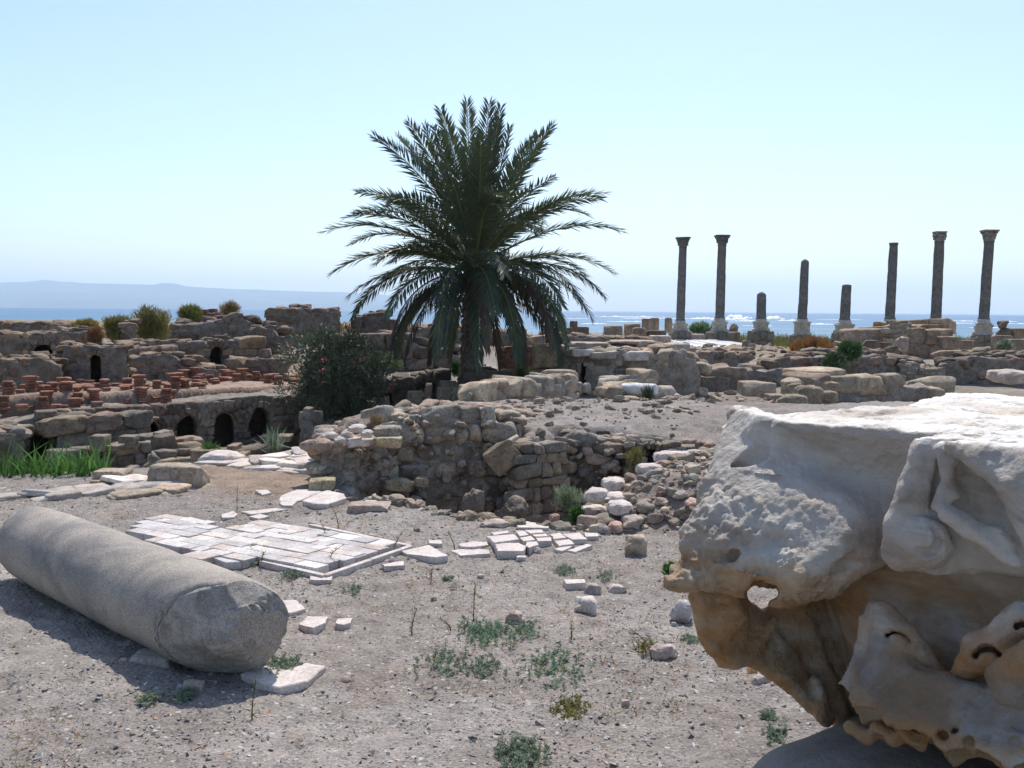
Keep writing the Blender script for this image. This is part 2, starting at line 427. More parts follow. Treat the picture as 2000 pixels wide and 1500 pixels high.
# sea, far headland, surf
mb = MB()
mb.add([(-30000, 70, -4), (30000, 70, -4), (30000, 45000, -4), (-30000, 45000, -4)], [(0, 1, 2, 3)])
tag(mb.build('sea', M['sea'], origin=np.zeros(3)), kind='structure')
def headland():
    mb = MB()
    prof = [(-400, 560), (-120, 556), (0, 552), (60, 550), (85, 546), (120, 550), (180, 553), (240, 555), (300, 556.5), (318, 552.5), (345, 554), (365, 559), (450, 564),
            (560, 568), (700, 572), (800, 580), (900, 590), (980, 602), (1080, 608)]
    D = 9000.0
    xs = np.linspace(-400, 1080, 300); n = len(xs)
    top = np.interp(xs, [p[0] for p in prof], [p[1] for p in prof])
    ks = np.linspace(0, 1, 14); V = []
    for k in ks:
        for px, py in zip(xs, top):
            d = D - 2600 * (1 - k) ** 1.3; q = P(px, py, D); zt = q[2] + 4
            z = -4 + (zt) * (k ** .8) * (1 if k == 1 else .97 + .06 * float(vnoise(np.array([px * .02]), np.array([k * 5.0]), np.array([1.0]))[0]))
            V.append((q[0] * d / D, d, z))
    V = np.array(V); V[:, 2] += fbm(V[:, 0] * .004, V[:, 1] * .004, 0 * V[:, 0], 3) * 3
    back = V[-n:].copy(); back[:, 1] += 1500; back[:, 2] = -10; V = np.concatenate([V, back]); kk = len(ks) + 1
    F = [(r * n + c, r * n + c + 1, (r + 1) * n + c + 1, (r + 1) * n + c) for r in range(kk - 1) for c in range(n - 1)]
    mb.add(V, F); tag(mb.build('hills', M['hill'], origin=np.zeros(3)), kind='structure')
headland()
def surf():
    r = np.random.default_rng(5)
    mb = MB()
    for (px, py, wpx, hh) in ((1235, 619, 130, .9), (1300, 622, 180, .5), (1380, 622, 60, .6), (1440, 621, 60, 2.2), (1425, 624, 80, 1.0), (1455, 627, 70, .4), (1510, 623, 45, 1.5), (1540, 626, 50, .5),
                              (1190, 618, 60, .3), (1120, 622, 60, .2), (1600, 633, 60, .25), (1880, 627, 60, .5), (1860, 631, 90, .2), (1970, 628, 24, .4), (1935, 640, 80, .15),
                              (1640, 624, 90, .12), (1230, 628, 90, .2), (1480, 636, 60, .12), (1160, 632, 50, .2), (1985, 632, 40, .2)):
        g = G(px, py, -3.9); d = g[1]; W = wpx / FPX * d; n = 70
        xs = np.linspace(-1, 1, n); env = (1 - xs ** 2) ** .6
        nz = fbm(xs * 6 + px, xs * 0 + 3, xs * 0, 4, .6)
        hz = np.maximum(.06, 1.5 * hh * env * (0.55 + .55 * nz)); bw = np.maximum(.5, (3 + 10 * hh * .4) * env * (1 + .4 * nz))
        mid = d + 4 * fbm(xs * 2 + px, xs * 0, xs * 0 + 5, 3)
        V = []; q = np.linspace(0, math.pi, 8)
        for k in q: V += list(zip(g[0] + xs * W / 2, mid - np.cos(k) * bw, -4.05 + hz * math.sin(k) + .1 * math.sin(k)))
        F = [(a * n + b, a * n + b + 1, (a + 1) * n + b + 1, (a + 1) * n + b) for a in range(7) for b in range(n - 1)]
        mb.add(V, F)
    tag(mb.build('surf_foam', M['foam']), 'white foam of waves breaking on the blue sea behind the columns', 'surf', kind='stuff')
surf()
# hazy air
def haze():
    mb = MB(); x0, x1, y0, y1, z0, z1 = -9500, 9500, -60, 12500, -12, 330
    V = [(x, y, z) for x in (x0, x1) for y in (y0, y1) for z in (z0, z1)]
    mb.ngon(V, [(0, 1, 3, 2), (4, 6, 7, 5), (0, 4, 5, 1), (2, 3, 7, 6), (0, 2, 6, 4), (1, 5, 7, 3)])
    m = bpy.data.materials.new('sea_haze'); m.use_nodes = True; t = m.node_tree; t.nodes.clear()
    o = t.nodes.new('ShaderNodeOutputMaterial'); v = t.nodes.new('ShaderNodeVolumePrincipled')
    v.inputs['Density'].default_value = .00014; v.inputs['Color'].default_value = (.74, .88, 1, 1); v.inputs['Anisotropy'].default_value = .35
    t.links.new(v.outputs[0], o.inputs['Volume'])
    ob = mb.build('haze', m, smooth=False, origin=np.zeros(3)); tag(ob, 'thin pale haze over the sea', kind='stuff')
haze()
# ---------------------------------------------------------------- ruined masonry
def line_s(A, B, px):
    r = ray(px, 620); k = r[0] / r[1]
    return (k * A[1] - A[0]) / ((B[0] - A[0]) - k * (B[1] - A[1]))
PAL = {'mix': (TAN, GREY, TAN, PINK, DARK, GREY), 'dark': (DARK, DARK, (.75, .70, .64), (.85, .72, .62), (.5, .46, .42)),
       'warm': (TAN, PINK, (1.2, 1.05, .85), (1.25, 1.12, .95), GREY), 'pale': (PALE, (1.25, 1.2, 1.1), (1.5, 1.42, 1.3), GREY),
       'brick': ((.9, .70, .62), (.75, .60, .54), (1.0, .80, .72), (1.05, .95, .88)), 'rubble': (TAN, GREY, PINK, DARK, (1.2, 1.15, 1.05), (1.0, .84, .76), (.8, .78, .75))}
def wall(name, label, cat, a, b, tops, zb, thick=.5, kind='block', ch=.3, bl=.45, mat='stone', pal='mix', openings=(), seed=1, rag=.6,
         jit=.03, ground=False, group=None, tt=1.0, coremat='mortar', ends=True, zt=None, rough=None, toplayer=True, bright=1.0, irr=.3):
    """ruined wall between photo columns a=(px,dist) and b=(px,dist); tops = outline of its upper edge in photo points"""
    r = np.random.default_rng(seed)
    A = P(a[0], 620, a[1])[:2]; B = P(b[0], 620, b[1])[:2]; L = np.linalg.norm(B - A); u = (B - A) / L
    nrm = np.array([u[1], -u[0]])
    if nrm @ (-(A + B) / 2) < 0: nrm = -nrm
    ss, zz = [], []
    for px, py in tops:
        s = line_s(A, B, px); d = A[1] + (B[1] - A[1]) * s
        ss.append(s * L); zz.append(P(px, py, d)[2])
    o_ = np.argsort(ss); ss = np.array(ss)[o_]; zz = np.array(zz)[o_]
    top = lambda s: np.interp(s, ss, zz)
    if zb is None:
        bs = np.linspace(0, L, 16); bp = A[None] + u[None] * bs[:, None] + nrm[None] * .1; bz = H(bp[:, 0], bp[:, 1]) - .12
        base = lambda s: np.interp(s, bs, bz)
    else: base = lambda s: 0 * s + zb
    ops = []
    for (px0, px1, pyt, pyb) in openings:
        s0, s1 = line_s(A, B, px0) * L, line_s(A, B, px1) * L; sc = (s0 + s1) / 2; d = A[1] + u[1] * sc
        zt_ = P((px0 + px1) / 2, pyt, d)[2]; zb_ = P((px0 + px1) / 2, pyb, d)[2]; hw = abs(s1 - s0) / 2
        ops.append((sc, hw, min(zb_, zt_ - .1), max(zt_ - hw, zb_)))
    def inside(s, z, e=0.0):
        for sc, hw, z0, zs in ops:
            if abs(s - sc) < hw + e and z0 - e < z and (z < zs or (s - sc) ** 2 + (z - zs) ** 2 < (hw + e) ** 2): return True
        return False
    md = (A + B) / 2; tv = md / (md @ -nrm) if md @ -nrm > .2 * np.linalg.norm(md) else -nrm; sh = np.clip((tv + nrm) @ u, -.9, .9); tv = -nrm + u * sh
    def W3(s, t, z): p = A + u * s + tv * t; return np.array([p[0], p[1], z])
    root = empty(name, W3(L / 2, thick / 2, float(base(np.array([L / 2]))[0] if zb is None else zb)), label, cat, group); inv = np.array(root.location)
    Rm = np.array([[u[0], -nrm[0], 0], [u[1], -nrm[1], 0], [0, 0, 1]])
    st = MB(); core = MB(); cof = .006 if kind == 'rubble' else .03
    # core
    step = max(.05, min(.14, ch * .35)); ns = max(4, int(L / step)); cols = list(np.linspace(.02, L - .02, ns))
    prof = []
    for s in cols:
        prof.append([s, float(base(np.array([s]))[0]) if zb is None else zb, top(s) - ch * .32])
    for sc, hw, z0, zs in ops:
        prof = [p for p in prof if not (sc - hw - .001 < p[0] < sc + hw + .001)]
        for q in np.linspace(math.pi, 0, 13):
            s = sc + hw * math.cos(q); prof.append([s, zs + hw * math.sin(q), max(top(s) - ch * .32, zs + hw * math.sin(q) + .03)])
        zb0 = float(base(np.array([sc]))[0])
        prof.append([sc - hw - 1e-4, min(z0, zs), max(top(sc - hw) - ch * .32, z0 + .05)]); prof.append([sc + hw + 1e-4, min(z0, zs), max(top(sc + hw) - ch * .32, z0 + .05)])
        if z0 > zb0 + .1: pass
    prof.sort(key=lambda p: p[0]); nv = max(4, int((max(p[2] - p[1] for p in prof)) / step)); nt_ = max(3, int(thick / (step * 2)))
    ring = []
    for s, z0, z1 in prof:
        c = [(s, cof, z0 + (z1 - z0) * k / nv) for k in range(nv)] + [(s, cof + (thick - cof - .015) * k / nt_, z1) for k in range(nt_)] + \
            [(s, thick - .015, z1 + (z0 - z1) * k / nv) for k in range(nv)] + [(s, thick - .015 - (thick - .06) * k / nt_, z0) for k in range(nt_)]
        ring.append(c)
    m = len(ring[0]); V = np.array([W3(*q) for c in ring for q in c])
    amp = rough or min(.06, ch * .26); emb = .035 if (kind == 'rubble' and mat == 'stone_far') else 0
    V = V + np.stack([fb3(V, 2.6, 4, .6, 3.0), fb3(V, 2.6, 4, .6, 9.0), fb3(V, 2.6, 4, .6, 21.0)], 1) * amp
    F = [(i * m + j, (i + 1) * m + j, (i + 1) * m + (j + 1) % m, i * m + (j + 1) % m) for i in range(len(ring) - 1) for j in range(m)]
    core.add(V, F, np.array((.95, .92, .88)) * bright); core.ngon(V[:m], [list(range(m))], np.array((.9, .87, .83)) * bright); core.ngon(V[-m:], [list(range(m))[::-1]], np.array((.9, .87, .83)) * bright)
    # facing stones
    def tn(): return rtint(r, PAL[pal]) * bright
    dep = min(thick, bl * 1.1)
    zmin = min(p[1] for p in prof); zmax = max(zz); z = zmin
    while z < zmax:
        h = ch * r.uniform(1 - irr, 1 + irr); s = -bl * r.uniform(0, .5)
        while s < L:
            w_ = bl * r.uniform(1 - 1.6 * irr, 1 + 1.8 * irr); sc = s + w_ / 2; zc = z + h / 2; adv = max(w_, .05)
            if 0 <= sc <= L and zc + h * (.5 - rag * .5 * r.random()) < top(sc) + h * .25 and zc > (zb if zb is not None else float(base(np.array([sc]))[0])) - h * .6:
                hit = any(inside(sc + dx * w_ * .46, zc + dz * h * .46) for dx in (-1, 0, 1) for dz in (-1, 0, 1))
                if hit and ops:
                    # shorten against the jamb
                    for (o0, hw, zo, zs) in ops:
                        if zc < zs + .05 and s < o0 - hw < s + w_: w_ = o0 - hw - s - .01; sc = s + w_ / 2
                        elif zc < zs + .05 and s < o0 + hw < s + w_: e = s + w_; w_ = e - (o0 + hw) - .01; sc = e - w_ / 2
                    hit = w_ < .08 or any(inside(sc + dx * w_ * .46, zc + dz * h * .46) for dx in (-1, 0, 1) for dz in (-1, 0, 1))
                if not hit:
                    q = r.normal(0, .035, 3) * (2.2 if kind == 'rubble' else 1)
                    put(st, kind, W3(sc, dep / 2 + emb - r.uniform(-.4, 1) * jit, zc), (w_ * 1.03, dep, h * 1.04), R=Rm @ rotm(*q), tint=tn(), r=r)
            s += adv
        z += h
    if ends:
        for s_end in (0, L):
            z = zmin
            while z < top(s_end) - ch * .4:
                h = min(ch * r.uniform(.75, 1.25), top(s_end) - z + .04); t = dep * .6
                while t < thick - .1:
                    w_ = bl * r.uniform(.6, 1.4)
                    put(st, kind, W3(s_end + (dep / 2 - .02) * (1 if s_end == 0 else -1), min(t + w_ / 2, thick - w_ * .3), z + h / 2), (dep, w_, h), R=Rm, tint=tn(), r=r); t += w_
                z += h
    if toplayer and thick > dep * .8:
        s = 0
        while s < L:
            w_ = bl * r.uniform(.5, 1.3); t = dep * .7
            while t < thick:
                wt = bl * r.uniform(.6, 1.3)
                if r.random() < .8:
                    hh = ch * r.uniform(.5, 1.0)
                    put(st, kind, W3(min(s + w_ / 2, L), t + wt / 2 - .1, top(min(s, L)) - ch * .3 + r.uniform(-.3, .25) * ch), (w_, wt, hh), rot=(r.normal(0, .1), r.normal(0, .1), r.uniform(0, 6)), tint=tn(), r=r)
                t += wt
            s += w_
    for sc, hw, z0, zs in ops:
        if zb is None: put(st, 'hewn', W3(sc, thick - .12, (z0 + zs + hw) / 2), (hw * 2.6, .2, zs + hw - z0 + .3), R=Rm, tint=(.5, .45, .4), r=r)  # dark slab added behind each opening to keep it black
    for sc, hw, z0, zs in ops:       # ring of wedge stones round each arch
        nvs = max(7, int(math.pi * hw / .16)); rr = hw + ch * .42
        for k in range(nvs):
            q = math.pi * (k + .5) / nvs; s = sc + rr * math.cos(q); zc = zs + rr * math.sin(q)
            R2 = Rm @ rotm(0, -(q - math.pi / 2), 0)
            put(st, 'block', W3(s, dep / 2 - .03 - r.uniform(0, .02), zc), (math.pi * rr / nvs * .98, dep, ch * .8), R=R2, tint=tn(), r=r)
    a_ = core.build('core', M[coremat], root, origin=inv); b_ = st.build('facing', M[mat], root, origin=inv)
    a_['label'] = 'rubble and mortar core'
    return root

def block(name, label, cat, box, d, depth=None, kind='hewn', mat='stone', rz=0.0, tint=None, rot=(0, 0), group=None, seed=0, sink=.02, snap=False):
    x0, y0, x1, y1 = box; r = np.random.default_rng(seed + int(x0 * 7 + y0 * 3)); pc = (x0 + x1) / 2
    if snap:                      # stands on the soil that is seen at its foot
        g = G(pc, y1, 0); 
        for _ in range(12): g = G(pc, y1, Hs(g[0], g[1]))
        d = g[1]
    w_ = (x1 - x0) / FPX * d; dp = depth if depth else w_ * .8
    zb = Z(pc, y1, d); zt = Z(pc, y0, d + dp); h = max(zt - zb, .02 + w_ * .1)
    c = P(pc, 620, d + dp / 2); ca, sa = abs(math.cos(rz)), abs(math.sin(rz)); w2 = max(w_ * .4, (w_ - dp * sa) / max(ca, .3)) if rz else w_
    mb = MB(); t = np.array(tint) if tint is not None else rtint(r)
    put(mb, kind, (c[0], c[1], zb + h / 2 - sink / 2), (w2, dp, h + sink), (rot[0], rot[1], rz), t, r)
    return tag(mb.build(name, M[mat]), label, cat, group)

# ---- the arcade of the sunken bath house
A4 = [(-60, 828), (0, 824), (60, 810), (140, 800), (200, 795), (270, 792), (285, 796), (300, 792), (330, 788), (360, 782), (420, 777), (480, 772), (560, 768), (600, 770)]
wall('arcade_wall', 'long sunken stone wall pierced by five dark arched openings below the brick pillars', 'wall', (-60, 16.0), (600, 20.1), A4, -1.3, 2.3, 'block', .17, .26,
     'stone_far', 'mix', [(46, 90, 848, 920), (276, 304, 824, 862), (337, 379, 812, 852), (412, 456, 806, 868), (484, 522, 797, 852)], 21, .2, .05, bright=.95, toplayer=False)
wall('block_wall', 'projecting wall of big rough yellowish blocks beside the left arch', 'wall', (104, 16.3), (282, 17.4), [(104, 818), (150, 815), (215, 808), (282, 806)], -1.3, .55, 'bigblock', .36, .55,
     'stone', 'warm', (), 31, .2, .04, bright=.82, irr=.2)
wall('stepped_wall', 'low curved footing of grey blocks stepping out below the big rough blocks', 'wall', (104, 15.4), (296, 16.7), [(104, 887), (150, 882), (200, 872), (250, 864), (300, 858)], -1.3, .6, 'block', .2, .38,
     'stone', 'mix', (), 32, .4, .04, bright=.85)
wall('ragged_wall', 'ragged end of a grey rubble wall standing left of the left arch', 'wall', (-60, 15.2), (38, 15.6), [(-60, 830), (0, 834), (26, 840), (38, 862)], -1.3, .8, 'rubble', .2, .28,
     'stone', 'mix', (), 33, .5, .06, bright=.9)
for bx, d, lb in (((176, 847, 205, 880), 15.7, 'grey cut block set on the curved footing right of the big yellowish blocks'),
                  ((232, 848, 262, 872), 16.2, 'smaller cut block near the right end of the curved footing'),
                  ((208, 866, 232, 878), 15.8, 'flat grey lump between two cut blocks on the curved footing')):
    block('stone_block', lb, 'block', bx, d, .3, 'hewn', tint=(.85, .82, .74))
wall('square_well', 'square basin of tall upright slabs standing in front of the arches', 'basin', (301, 13.9), (379, 14.3), [(301, 866), (340, 866), (379, 866)], -1.3, .6, 'hewn', .40, .26,
     'stone', 'warm', (), 34, .1, .02, bright=.8, irr=.15)
wall('low_footing', 'low stone footing under the square basin', 'wall', (292, 13.4), (380, 13.8), [(292, 884), (340, 888), (380, 886)], -1.3, .5, 'block', .2, .3, 'stone', 'warm', (), 35, .3, .05, bright=.9)
wall('lower_wall', 'dark lower wall of blocks under the two right arches', 'wall', (385, 17.0), (555, 18.6), [(385, 884), (420, 880), (470, 872), (520, 864), (555, 860)], -1.45, .9, 'block', .28, .42, 'stone_far', 'mix', (), 36, .4, .06, bright=.85, toplayer=False)
for bx, d, lb in (((375, 871, 425, 905), 12.6, 'flat pinkish slab lying on the sunken floor by the basin'), ((428, 884, 462, 899), 11.6, 'brown cut block lying at the end of the white kerb'),
                  ((446, 864, 464, 878), 15.2, 'small block perched below the third arch'), ((540, 846, 568, 862), 17.2, 'rounded block at the foot of the rightmost arch'),
                  ((462, 880, 480, 892), 14.5, 'small grey stone beside the tall green weeds')):
    block('stone_block', lb, 'block', bx, d, .4, 'hewn', tint=(1.0, .88, .74))
# piers right of the arcade, under the oleander
for (x0, y0, x1, y1, d, lb) in ((590, 808, 616, 880, 17.5, 'square pier of pale blocks left of the oleander trunk'), (636, 812, 660, 852, 19, 'short pier in the shade under the oleander'),
                                (668, 796, 700, 850, 19.5, 'pale block pier behind the oleander stems'), (705, 790, 740, 850, 20, 'broad pier right of the oleander stems'),
                                (800, 770, 828, 830, 20, 'grey pier in front of the dark doorway'), (864, 750, 890, 800, 20.5, 'tall slim block pier beside the palm trunk')):
    wall('stone_pier', lb, 'pier', (x0, d), (x1, d + .1), [(x0, y0), (x1, y0 + 2)], -1.4, .35, 'hewn', .4, .28, 'stone', 'warm', (), x0, .1, .02, bright=.95, irr=.2)
wall('back_wall', 'dark wall with black doorways behind the oleander and the palm', 'wall', (556, 21.2), (905, 22.4), [(556, 778), (620, 790), (700, 770), (752, 742), (790, 735), (868, 732), (872, 760), (905, 762)], -1.4, 1.4, 'block', .3, .42,
     'stone_far', 'mix', [(568, 588, 800, 880), (622, 660, 800, 880), (745, 765, 768, 850), (828, 850, 745, 850)], 41, .4, .06, bright=.62)
wall('flat_topped_wall', 'short dark wall with a flat pale top just right of the palm trunk', 'wall', (925, 20.5), (990, 21), [(925, 730), (950, 727), (985, 724), (990, 735)], -.6, .8, 'block', .3, .4, 'stone_far', 'mix', (), 42, .4, .05, bright=.7)

# ---- ruins on the upper level of the bath house
wall('vaulted_ruin', 'thick plastered wall mass at the left edge, left of the niche', 'ruin', (-60, 20.0), (118, 21.2), [(-60, 700), (0, 702), (40, 700), (75, 692), (120, 705), (118, 712)], None, 1.6, 'rubble', .17, .30, 'stone_far', 'warm', (), 51, .3, .05, bright=.70)
wall('niche_ruin', 'curved ruin of plastered brick with a tall black niche', 'ruin', (118, 22.2), (248, 22.6), [(118, 672), (150, 676), (200, 676), (240, 674), (248, 682)], None, 1.3, 'rubble', .13, .26, 'stone_far', 'warm', [(174, 196, 694, 756)], 52, .2, .04, bright=.8)
wall('rubble_slope', 'slumped heap of broken wall at the foot of the left mass', 'ruin', (108, 21.4), (146, 21.2), [(108, 745), (125, 750), (140, 768), (146, 778)], None, .9, 'rubble', .18, .26, 'stone_far', 'warm', (), 53, .6, .08, bright=.85)
wall('holed_wall', 'brown wall with a ragged black hole under the dry grass at left', 'ruin', (-60, 26), (205, 26), [(-60, 655), (0, 650), (35, 655), (90, 648), (130, 643), (180, 645), (200, 665), (205, 680)], None, 1.6, 'rubble', .2, .34, 'stone_far', 'warm', [(60, 108, 672, 704)], 54, .4, .06, bright=.8)
wall('step_wall', 'broken courses of blocks stepping down right of the niche ruin', 'ruin', (235, 25), (330, 26.5), [(235, 672), (262, 668), (300, 672), (330, 690)], None, 1.5, 'block', .3, .45, 'stone_far', 'warm', (), 55, .5, .08, bright=.85)
wall('low_ruin', 'low tumbled wall in the middle of the bath ruins', 'ruin', (250, 24), (430, 25.5), [(250, 695), (290, 690), (340, 692), (380, 712), (430, 722)], None, .9, 'rubble', .2, .34, 'stone_far', 'warm', (), 56, .8, .1, bright=.85)
wall('cave_ruin', 'long brown wall with a black cavity behind the brick pillars', 'ruin', (300, 27.5), (496, 28.5), [(300, 668), (350, 664), (400, 664), (440, 660), (470, 662), (496, 662)], None, 1.6, 'block', .3, .5, 'stone_far', 'warm', [(408, 432, 678, 710)], 57, .3, .08, bright=.85)
wall('broken_wall', 'broken cluster of pinkish blocks right of the black cavity', 'ruin', (445, 26), (560, 25.6), [(445, 702), (480, 700), (500, 690), (540, 692), (545, 704), (560, 715)], None, .8, 'block', .32, .5, 'stone_far', 'warm', (), 58, .5, .08, bright=.85)
wall('upper_wall', 'grey upper wall in front of the reddish dry grass', 'ruin', (322, 34), (500, 34), [(322, 640), (340, 628), (380, 628), (420, 622), (440, 618), (470, 618), (500, 630)], None, 1.6, 'rubble', .3, .5, 'stone_far', 'mix', (), 59, .6, .1, bright=.85)
wall('mossy_wall', 'grey green overgrown wall stub between the upper wall and the tall ruin', 'ruin', (488, 30), (560, 30), [(488, 640), (505, 632), (540, 640), (546, 655), (560, 660)], None, 1.0, 'rubble', .25, .4, 'stone_far', 'mix', (), 60, .6, .1, bright=.75)
wall('tall_ruin', 'tallest ragged block of ruin on the skyline left of the palm', 'ruin', (522, 33), (664, 34), [(522, 612), (532, 602), (550, 598), (575, 600), (590, 598), (598, 610), (620, 606), (640, 604), (662, 604), (664, 610)], None, 2.4, 'rubble', .24, .4, 'stone_far', 'warm', (), 61, .25, .06, bright=.72)
wall('skyline_wall', 'low straight wall on the skyline at the left edge', 'wall', (-60, 42), (138, 42), [(-60, 630), (0, 631), (70, 630), (134, 629), (138, 634)], None, 1, 'rubble', .35, .6, 'stone_far', 'mix', (), 62, .4, .08, bright=.8)
wall('red_ruin', 'reddish brick stub among the dry grass on the skyline', 'ruin', (385, 37), (430, 37), [(385, 606), (400, 603), (412, 608), (430, 610)], None, 1, 'block', .2, .4, 'brick', 'brick', (), 63, .4, .05)
wall('stone_pillar', 'dark stump of masonry among the yellow green bushes', 'pillar', (243, 30), (265, 30), [(243, 628), (252, 622), (262, 628), (265, 640)], None, .5, 'rubble', .2, .3, 'stone_far', 'mix', (), 64, .4, .05, bright=.85)
wall('behind_palm_wall', 'dim wall running behind the hanging palm fronds', 'wall', (665, 26), (900, 27), [(665, 668), (700, 655), (750, 650), (790, 660), (850, 672), (900, 690)], None, 1.0, 'block', .3, .45, 'stone_far', 'mix', (), 65, .7, .1, bright=.8)
wall('skyline_ruin', 'low dark ruin on the skyline behind the left palm fronds', 'ruin', (694, 36), (760, 36), [(694, 620), (705, 612), (740, 612), (760, 616)], None, 1.4, 'rubble', .3, .5, 'stone_far', 'mix', (), 66, .4, .05, bright=.6)
wall('skyline_ruin', 'brown terrace wall on the skyline seen through the palm fronds', 'ruin', (800, 34), (1045, 34), [(800, 640), (860, 632), (900, 640), (980, 648), (1045, 655)], None, 1.4, 'rubble', .3, .5, 'stone_far', 'warm', (), 67, .7, .1, bright=.8)
wall('red_brick_wall', 'red brick wall stub right of the palm', 'wall', (986, 22.5), (1038, 22.8), [(986, 690), (992, 678), (1038, 678)], None, .6, 'ashlar', .075, .26, 'brick', 'brick', (), 68, .1, .01, coremat='brick')

# ---- centre: big block wall, ashlar wall, drum pile
wall('great_wall', 'great wall mass of huge pale blocks and slabs in the centre', 'wall', (1102, 20.4), (1372, 19.2), [(1102, 690), (1150, 682), (1220, 684), (1300, 682), (1340, 692), (1362, 700), (1372, 735)], None, 2.6, 'rubble', .26, .42,
     'stone', 'mix', [(1134, 1146, 708, 760)], 71, .3, .10, bright=1.2, irr=.5)
block('ashlar_block', 'huge smooth tan ashlar block at the left end of the great wall', 'block', (1040, 670, 1104, 718), 20.4, 1.2, 'hewn', tint=(1.25, 1.12, .92))
block('ashlar_block', 'rough dark footing block beneath the huge tan ashlar block', 'block', (1038, 716, 1112, 740), 20.2, 1.0, 'bigblock', tint=(.9, .86, .8))
for bx, d, dp, lb in (((1115, 680, 1170, 696), 20.0, .7, 'white flat slab on the left part of the great wall'), ((1150, 682, 1230, 702), 19.9, .6, 'thick grey slab over the mouth of the narrow gap'),
                      ((1218, 684, 1272, 704), 19.6, .5, 'bright white slab lying on top of the great wall'), ((1268, 668, 1345, 690), 20.8, .8, 'long capping slab at the right of the great wall top'),
                      ((1100, 668, 1190, 680), 21.4, .9, 'thin pale slab along the back edge of the great wall'), ((1190, 664, 1280, 676), 22, .9, 'long pale capping slab at the back of the great wall')):
    block('stone_slab', lb, 'slab', bx, d, dp, 'slab', 'rock', tint=(1.35, 1.32, 1.28) if 'white' in lb else (1.0, .95, .88))
wall('ashlar_wall', 'low wall of squared tan blocks running uphill toward the great wall', 'wall', (918, 13.8), (1120, 15.8), [(918, 758), (945, 756), (1000, 750), (1035, 744), (1090, 736), (1120, 730)], None, .55, 'block', .24, .36,
     'stone', 'warm', (), 72, .15, .03, bright=1.28)
block('boulder', 'rough boulder on the upper end of the low tan wall', 'boulder', (1075, 722, 1130, 752), 17, .6, 'boulder', tint=(1.2, 1.1, .98))
for i, bx in enumerate(((1122, 745, 1142, 770), (1138, 746, 1156, 768))):
    block('round_stone', ('left', 'right')[i] + ' one of the two small round stones at the end of the low tan wall', 'stone', bx, 16, .25, 'rock', 'rock', tint=(.9, .9, .85))
wall('pile_wall', 'squat pile of rough blocks that carries the white marble drum', 'ruin', (1180, 14.0), (1306, 14.6), [(1180, 758), (1200, 752), (1225, 757), (1260, 765), (1290, 760), (1306, 762)], None, .6, 'rubble', .22, .3, 'stone', 'warm', (), 73, .4, .06, bright=1.3)
wall('block_row', 'row of squared tan blocks climbing behind the white marble drum', 'wall', (1182, 16.2), (1272, 16.6), [(1182, 742), (1200, 738), (1240, 726), (1272, 726)], None, .4, 'block', .24, .34, 'stone', 'warm', (), 74, .2, .03, bright=1.35)
def log(name, label, cat, a, b, rad, mat, tint=(1, 1, 1), rough=.05, n=28, group=None, seed=3):
    a = np.array(a, float); b = np.array(b, float); L = np.linalg.norm(b - a); ax = (b - a) / L
    s1 = np.cross(ax, [0, 0, 1.]); s1 /= np.linalg.norm(s1); s2 = np.cross(s1, ax); mb = MB(); V = []; m = 30
    fr = [(0, 0), (0, .55), (0.005, .9)] + [(k, 1) for k in np.linspace(.03, .97, m)] + [(.995, .9), (1, .55), (1, 0)]
    for k, q in fr:
        for j in range(n):
            t = 2 * math.pi * j / n; V.append(a + ax * L * k + (s1 * math.cos(t) + s2 * math.sin(t)) * rad * max(q, .02))
    V = np.array(V); c = a + ax * ((V - a) @ ax)[:, None]; dr = V - c; V = V + dr * (rough * 1.3 * fb3(V, 1.5 / rad * .35, 4, .5, seed))[:, None] + ax * (rough * rad * fb3(V, 2, 4, .5, seed + 4))[:, None]
    F = [(i * n + j, i * n + (j + 1) % n, (i + 1) * n + (j + 1) % n, (i + 1) * n + j) for i in range(len(fr) - 1) for j in range(n)]
    mb.add(V, F, tint); return tag(mb.build(name, M[mat]), label, cat, group)
log('marble_drum', 'white marble column piece lying on a squat pile of blocks', 'column piece', P(1216, 759, 14.3), P(1280, 762, 14.0), .085, 'marble', rough=.12)
block('stone_block', 'small cube block at the foot of the pile with the marble drum', 'block', (1213, 772, 1250, 797), 13.8, .35, 'block', tint=(1.35, 1.25, 1.0))
block('stone_block', 'grey upright block at the left of the pile with the marble drum', 'block', (1183, 752, 1216, 797), 14, .35, 'block', tint=(1.1, 1.02, .92))
block('stone_block', 'rounded pale stone right of the pile with the marble drum', 'block', (1305, 766, 1330, 780), 15.5, .3, 'rock', 'rock', tint=(1.1, 1.05, .9))
# mound edge boulders (behind left rim)
for bx, d, lb, kd, tn_ in (((742, 802, 794, 832), 9.9, 'hollowed tan block on the rim of the rubble bank', 'boulder', (1.3, 1.22, 1.08)), ((855, 792, 885, 807), 11, 'small grey stone on the crest of the rubble bank', 'rock', (1, 1, .95)),
                      ((918, 795, 985, 826), 10.4, 'large lumpy grey stone on the crest of the rubble bank', 'rock', (1.05, 1.0, .9)), ((972, 788, 1008, 815), 10.6, 'upright grey stone at the right end of the crest stones', 'rock', (1.0, .97, .9)),
                      ((898, 792, 930, 818), 10.8, 'rounded stone behind the large lumpy crest stone', 'rock', (1.1, 1.05, .95)), ((940, 788, 965, 800), 11, 'pale stone peeping over the large lumpy crest stone', 'rock', (1.25, 1.2, 1.1)),
                      ((730, 828, 785, 852), 9.0, 'wedge shaped grey block on the corner pillar of the bank', 'boulder', (1.0, .98, .93)),
                      ((735, 850, 785, 872), 8.9, 'pale yellow block under the wedge shaped block', 'block', (1.45, 1.35, 1.05))):
    block('boulder', lb, 'boulder', bx, d, None, kd, 'stone' if kd != 'rock' else 'rock', tint=np.array(tn_) * (1 if kd == 'rock' else 1.15))
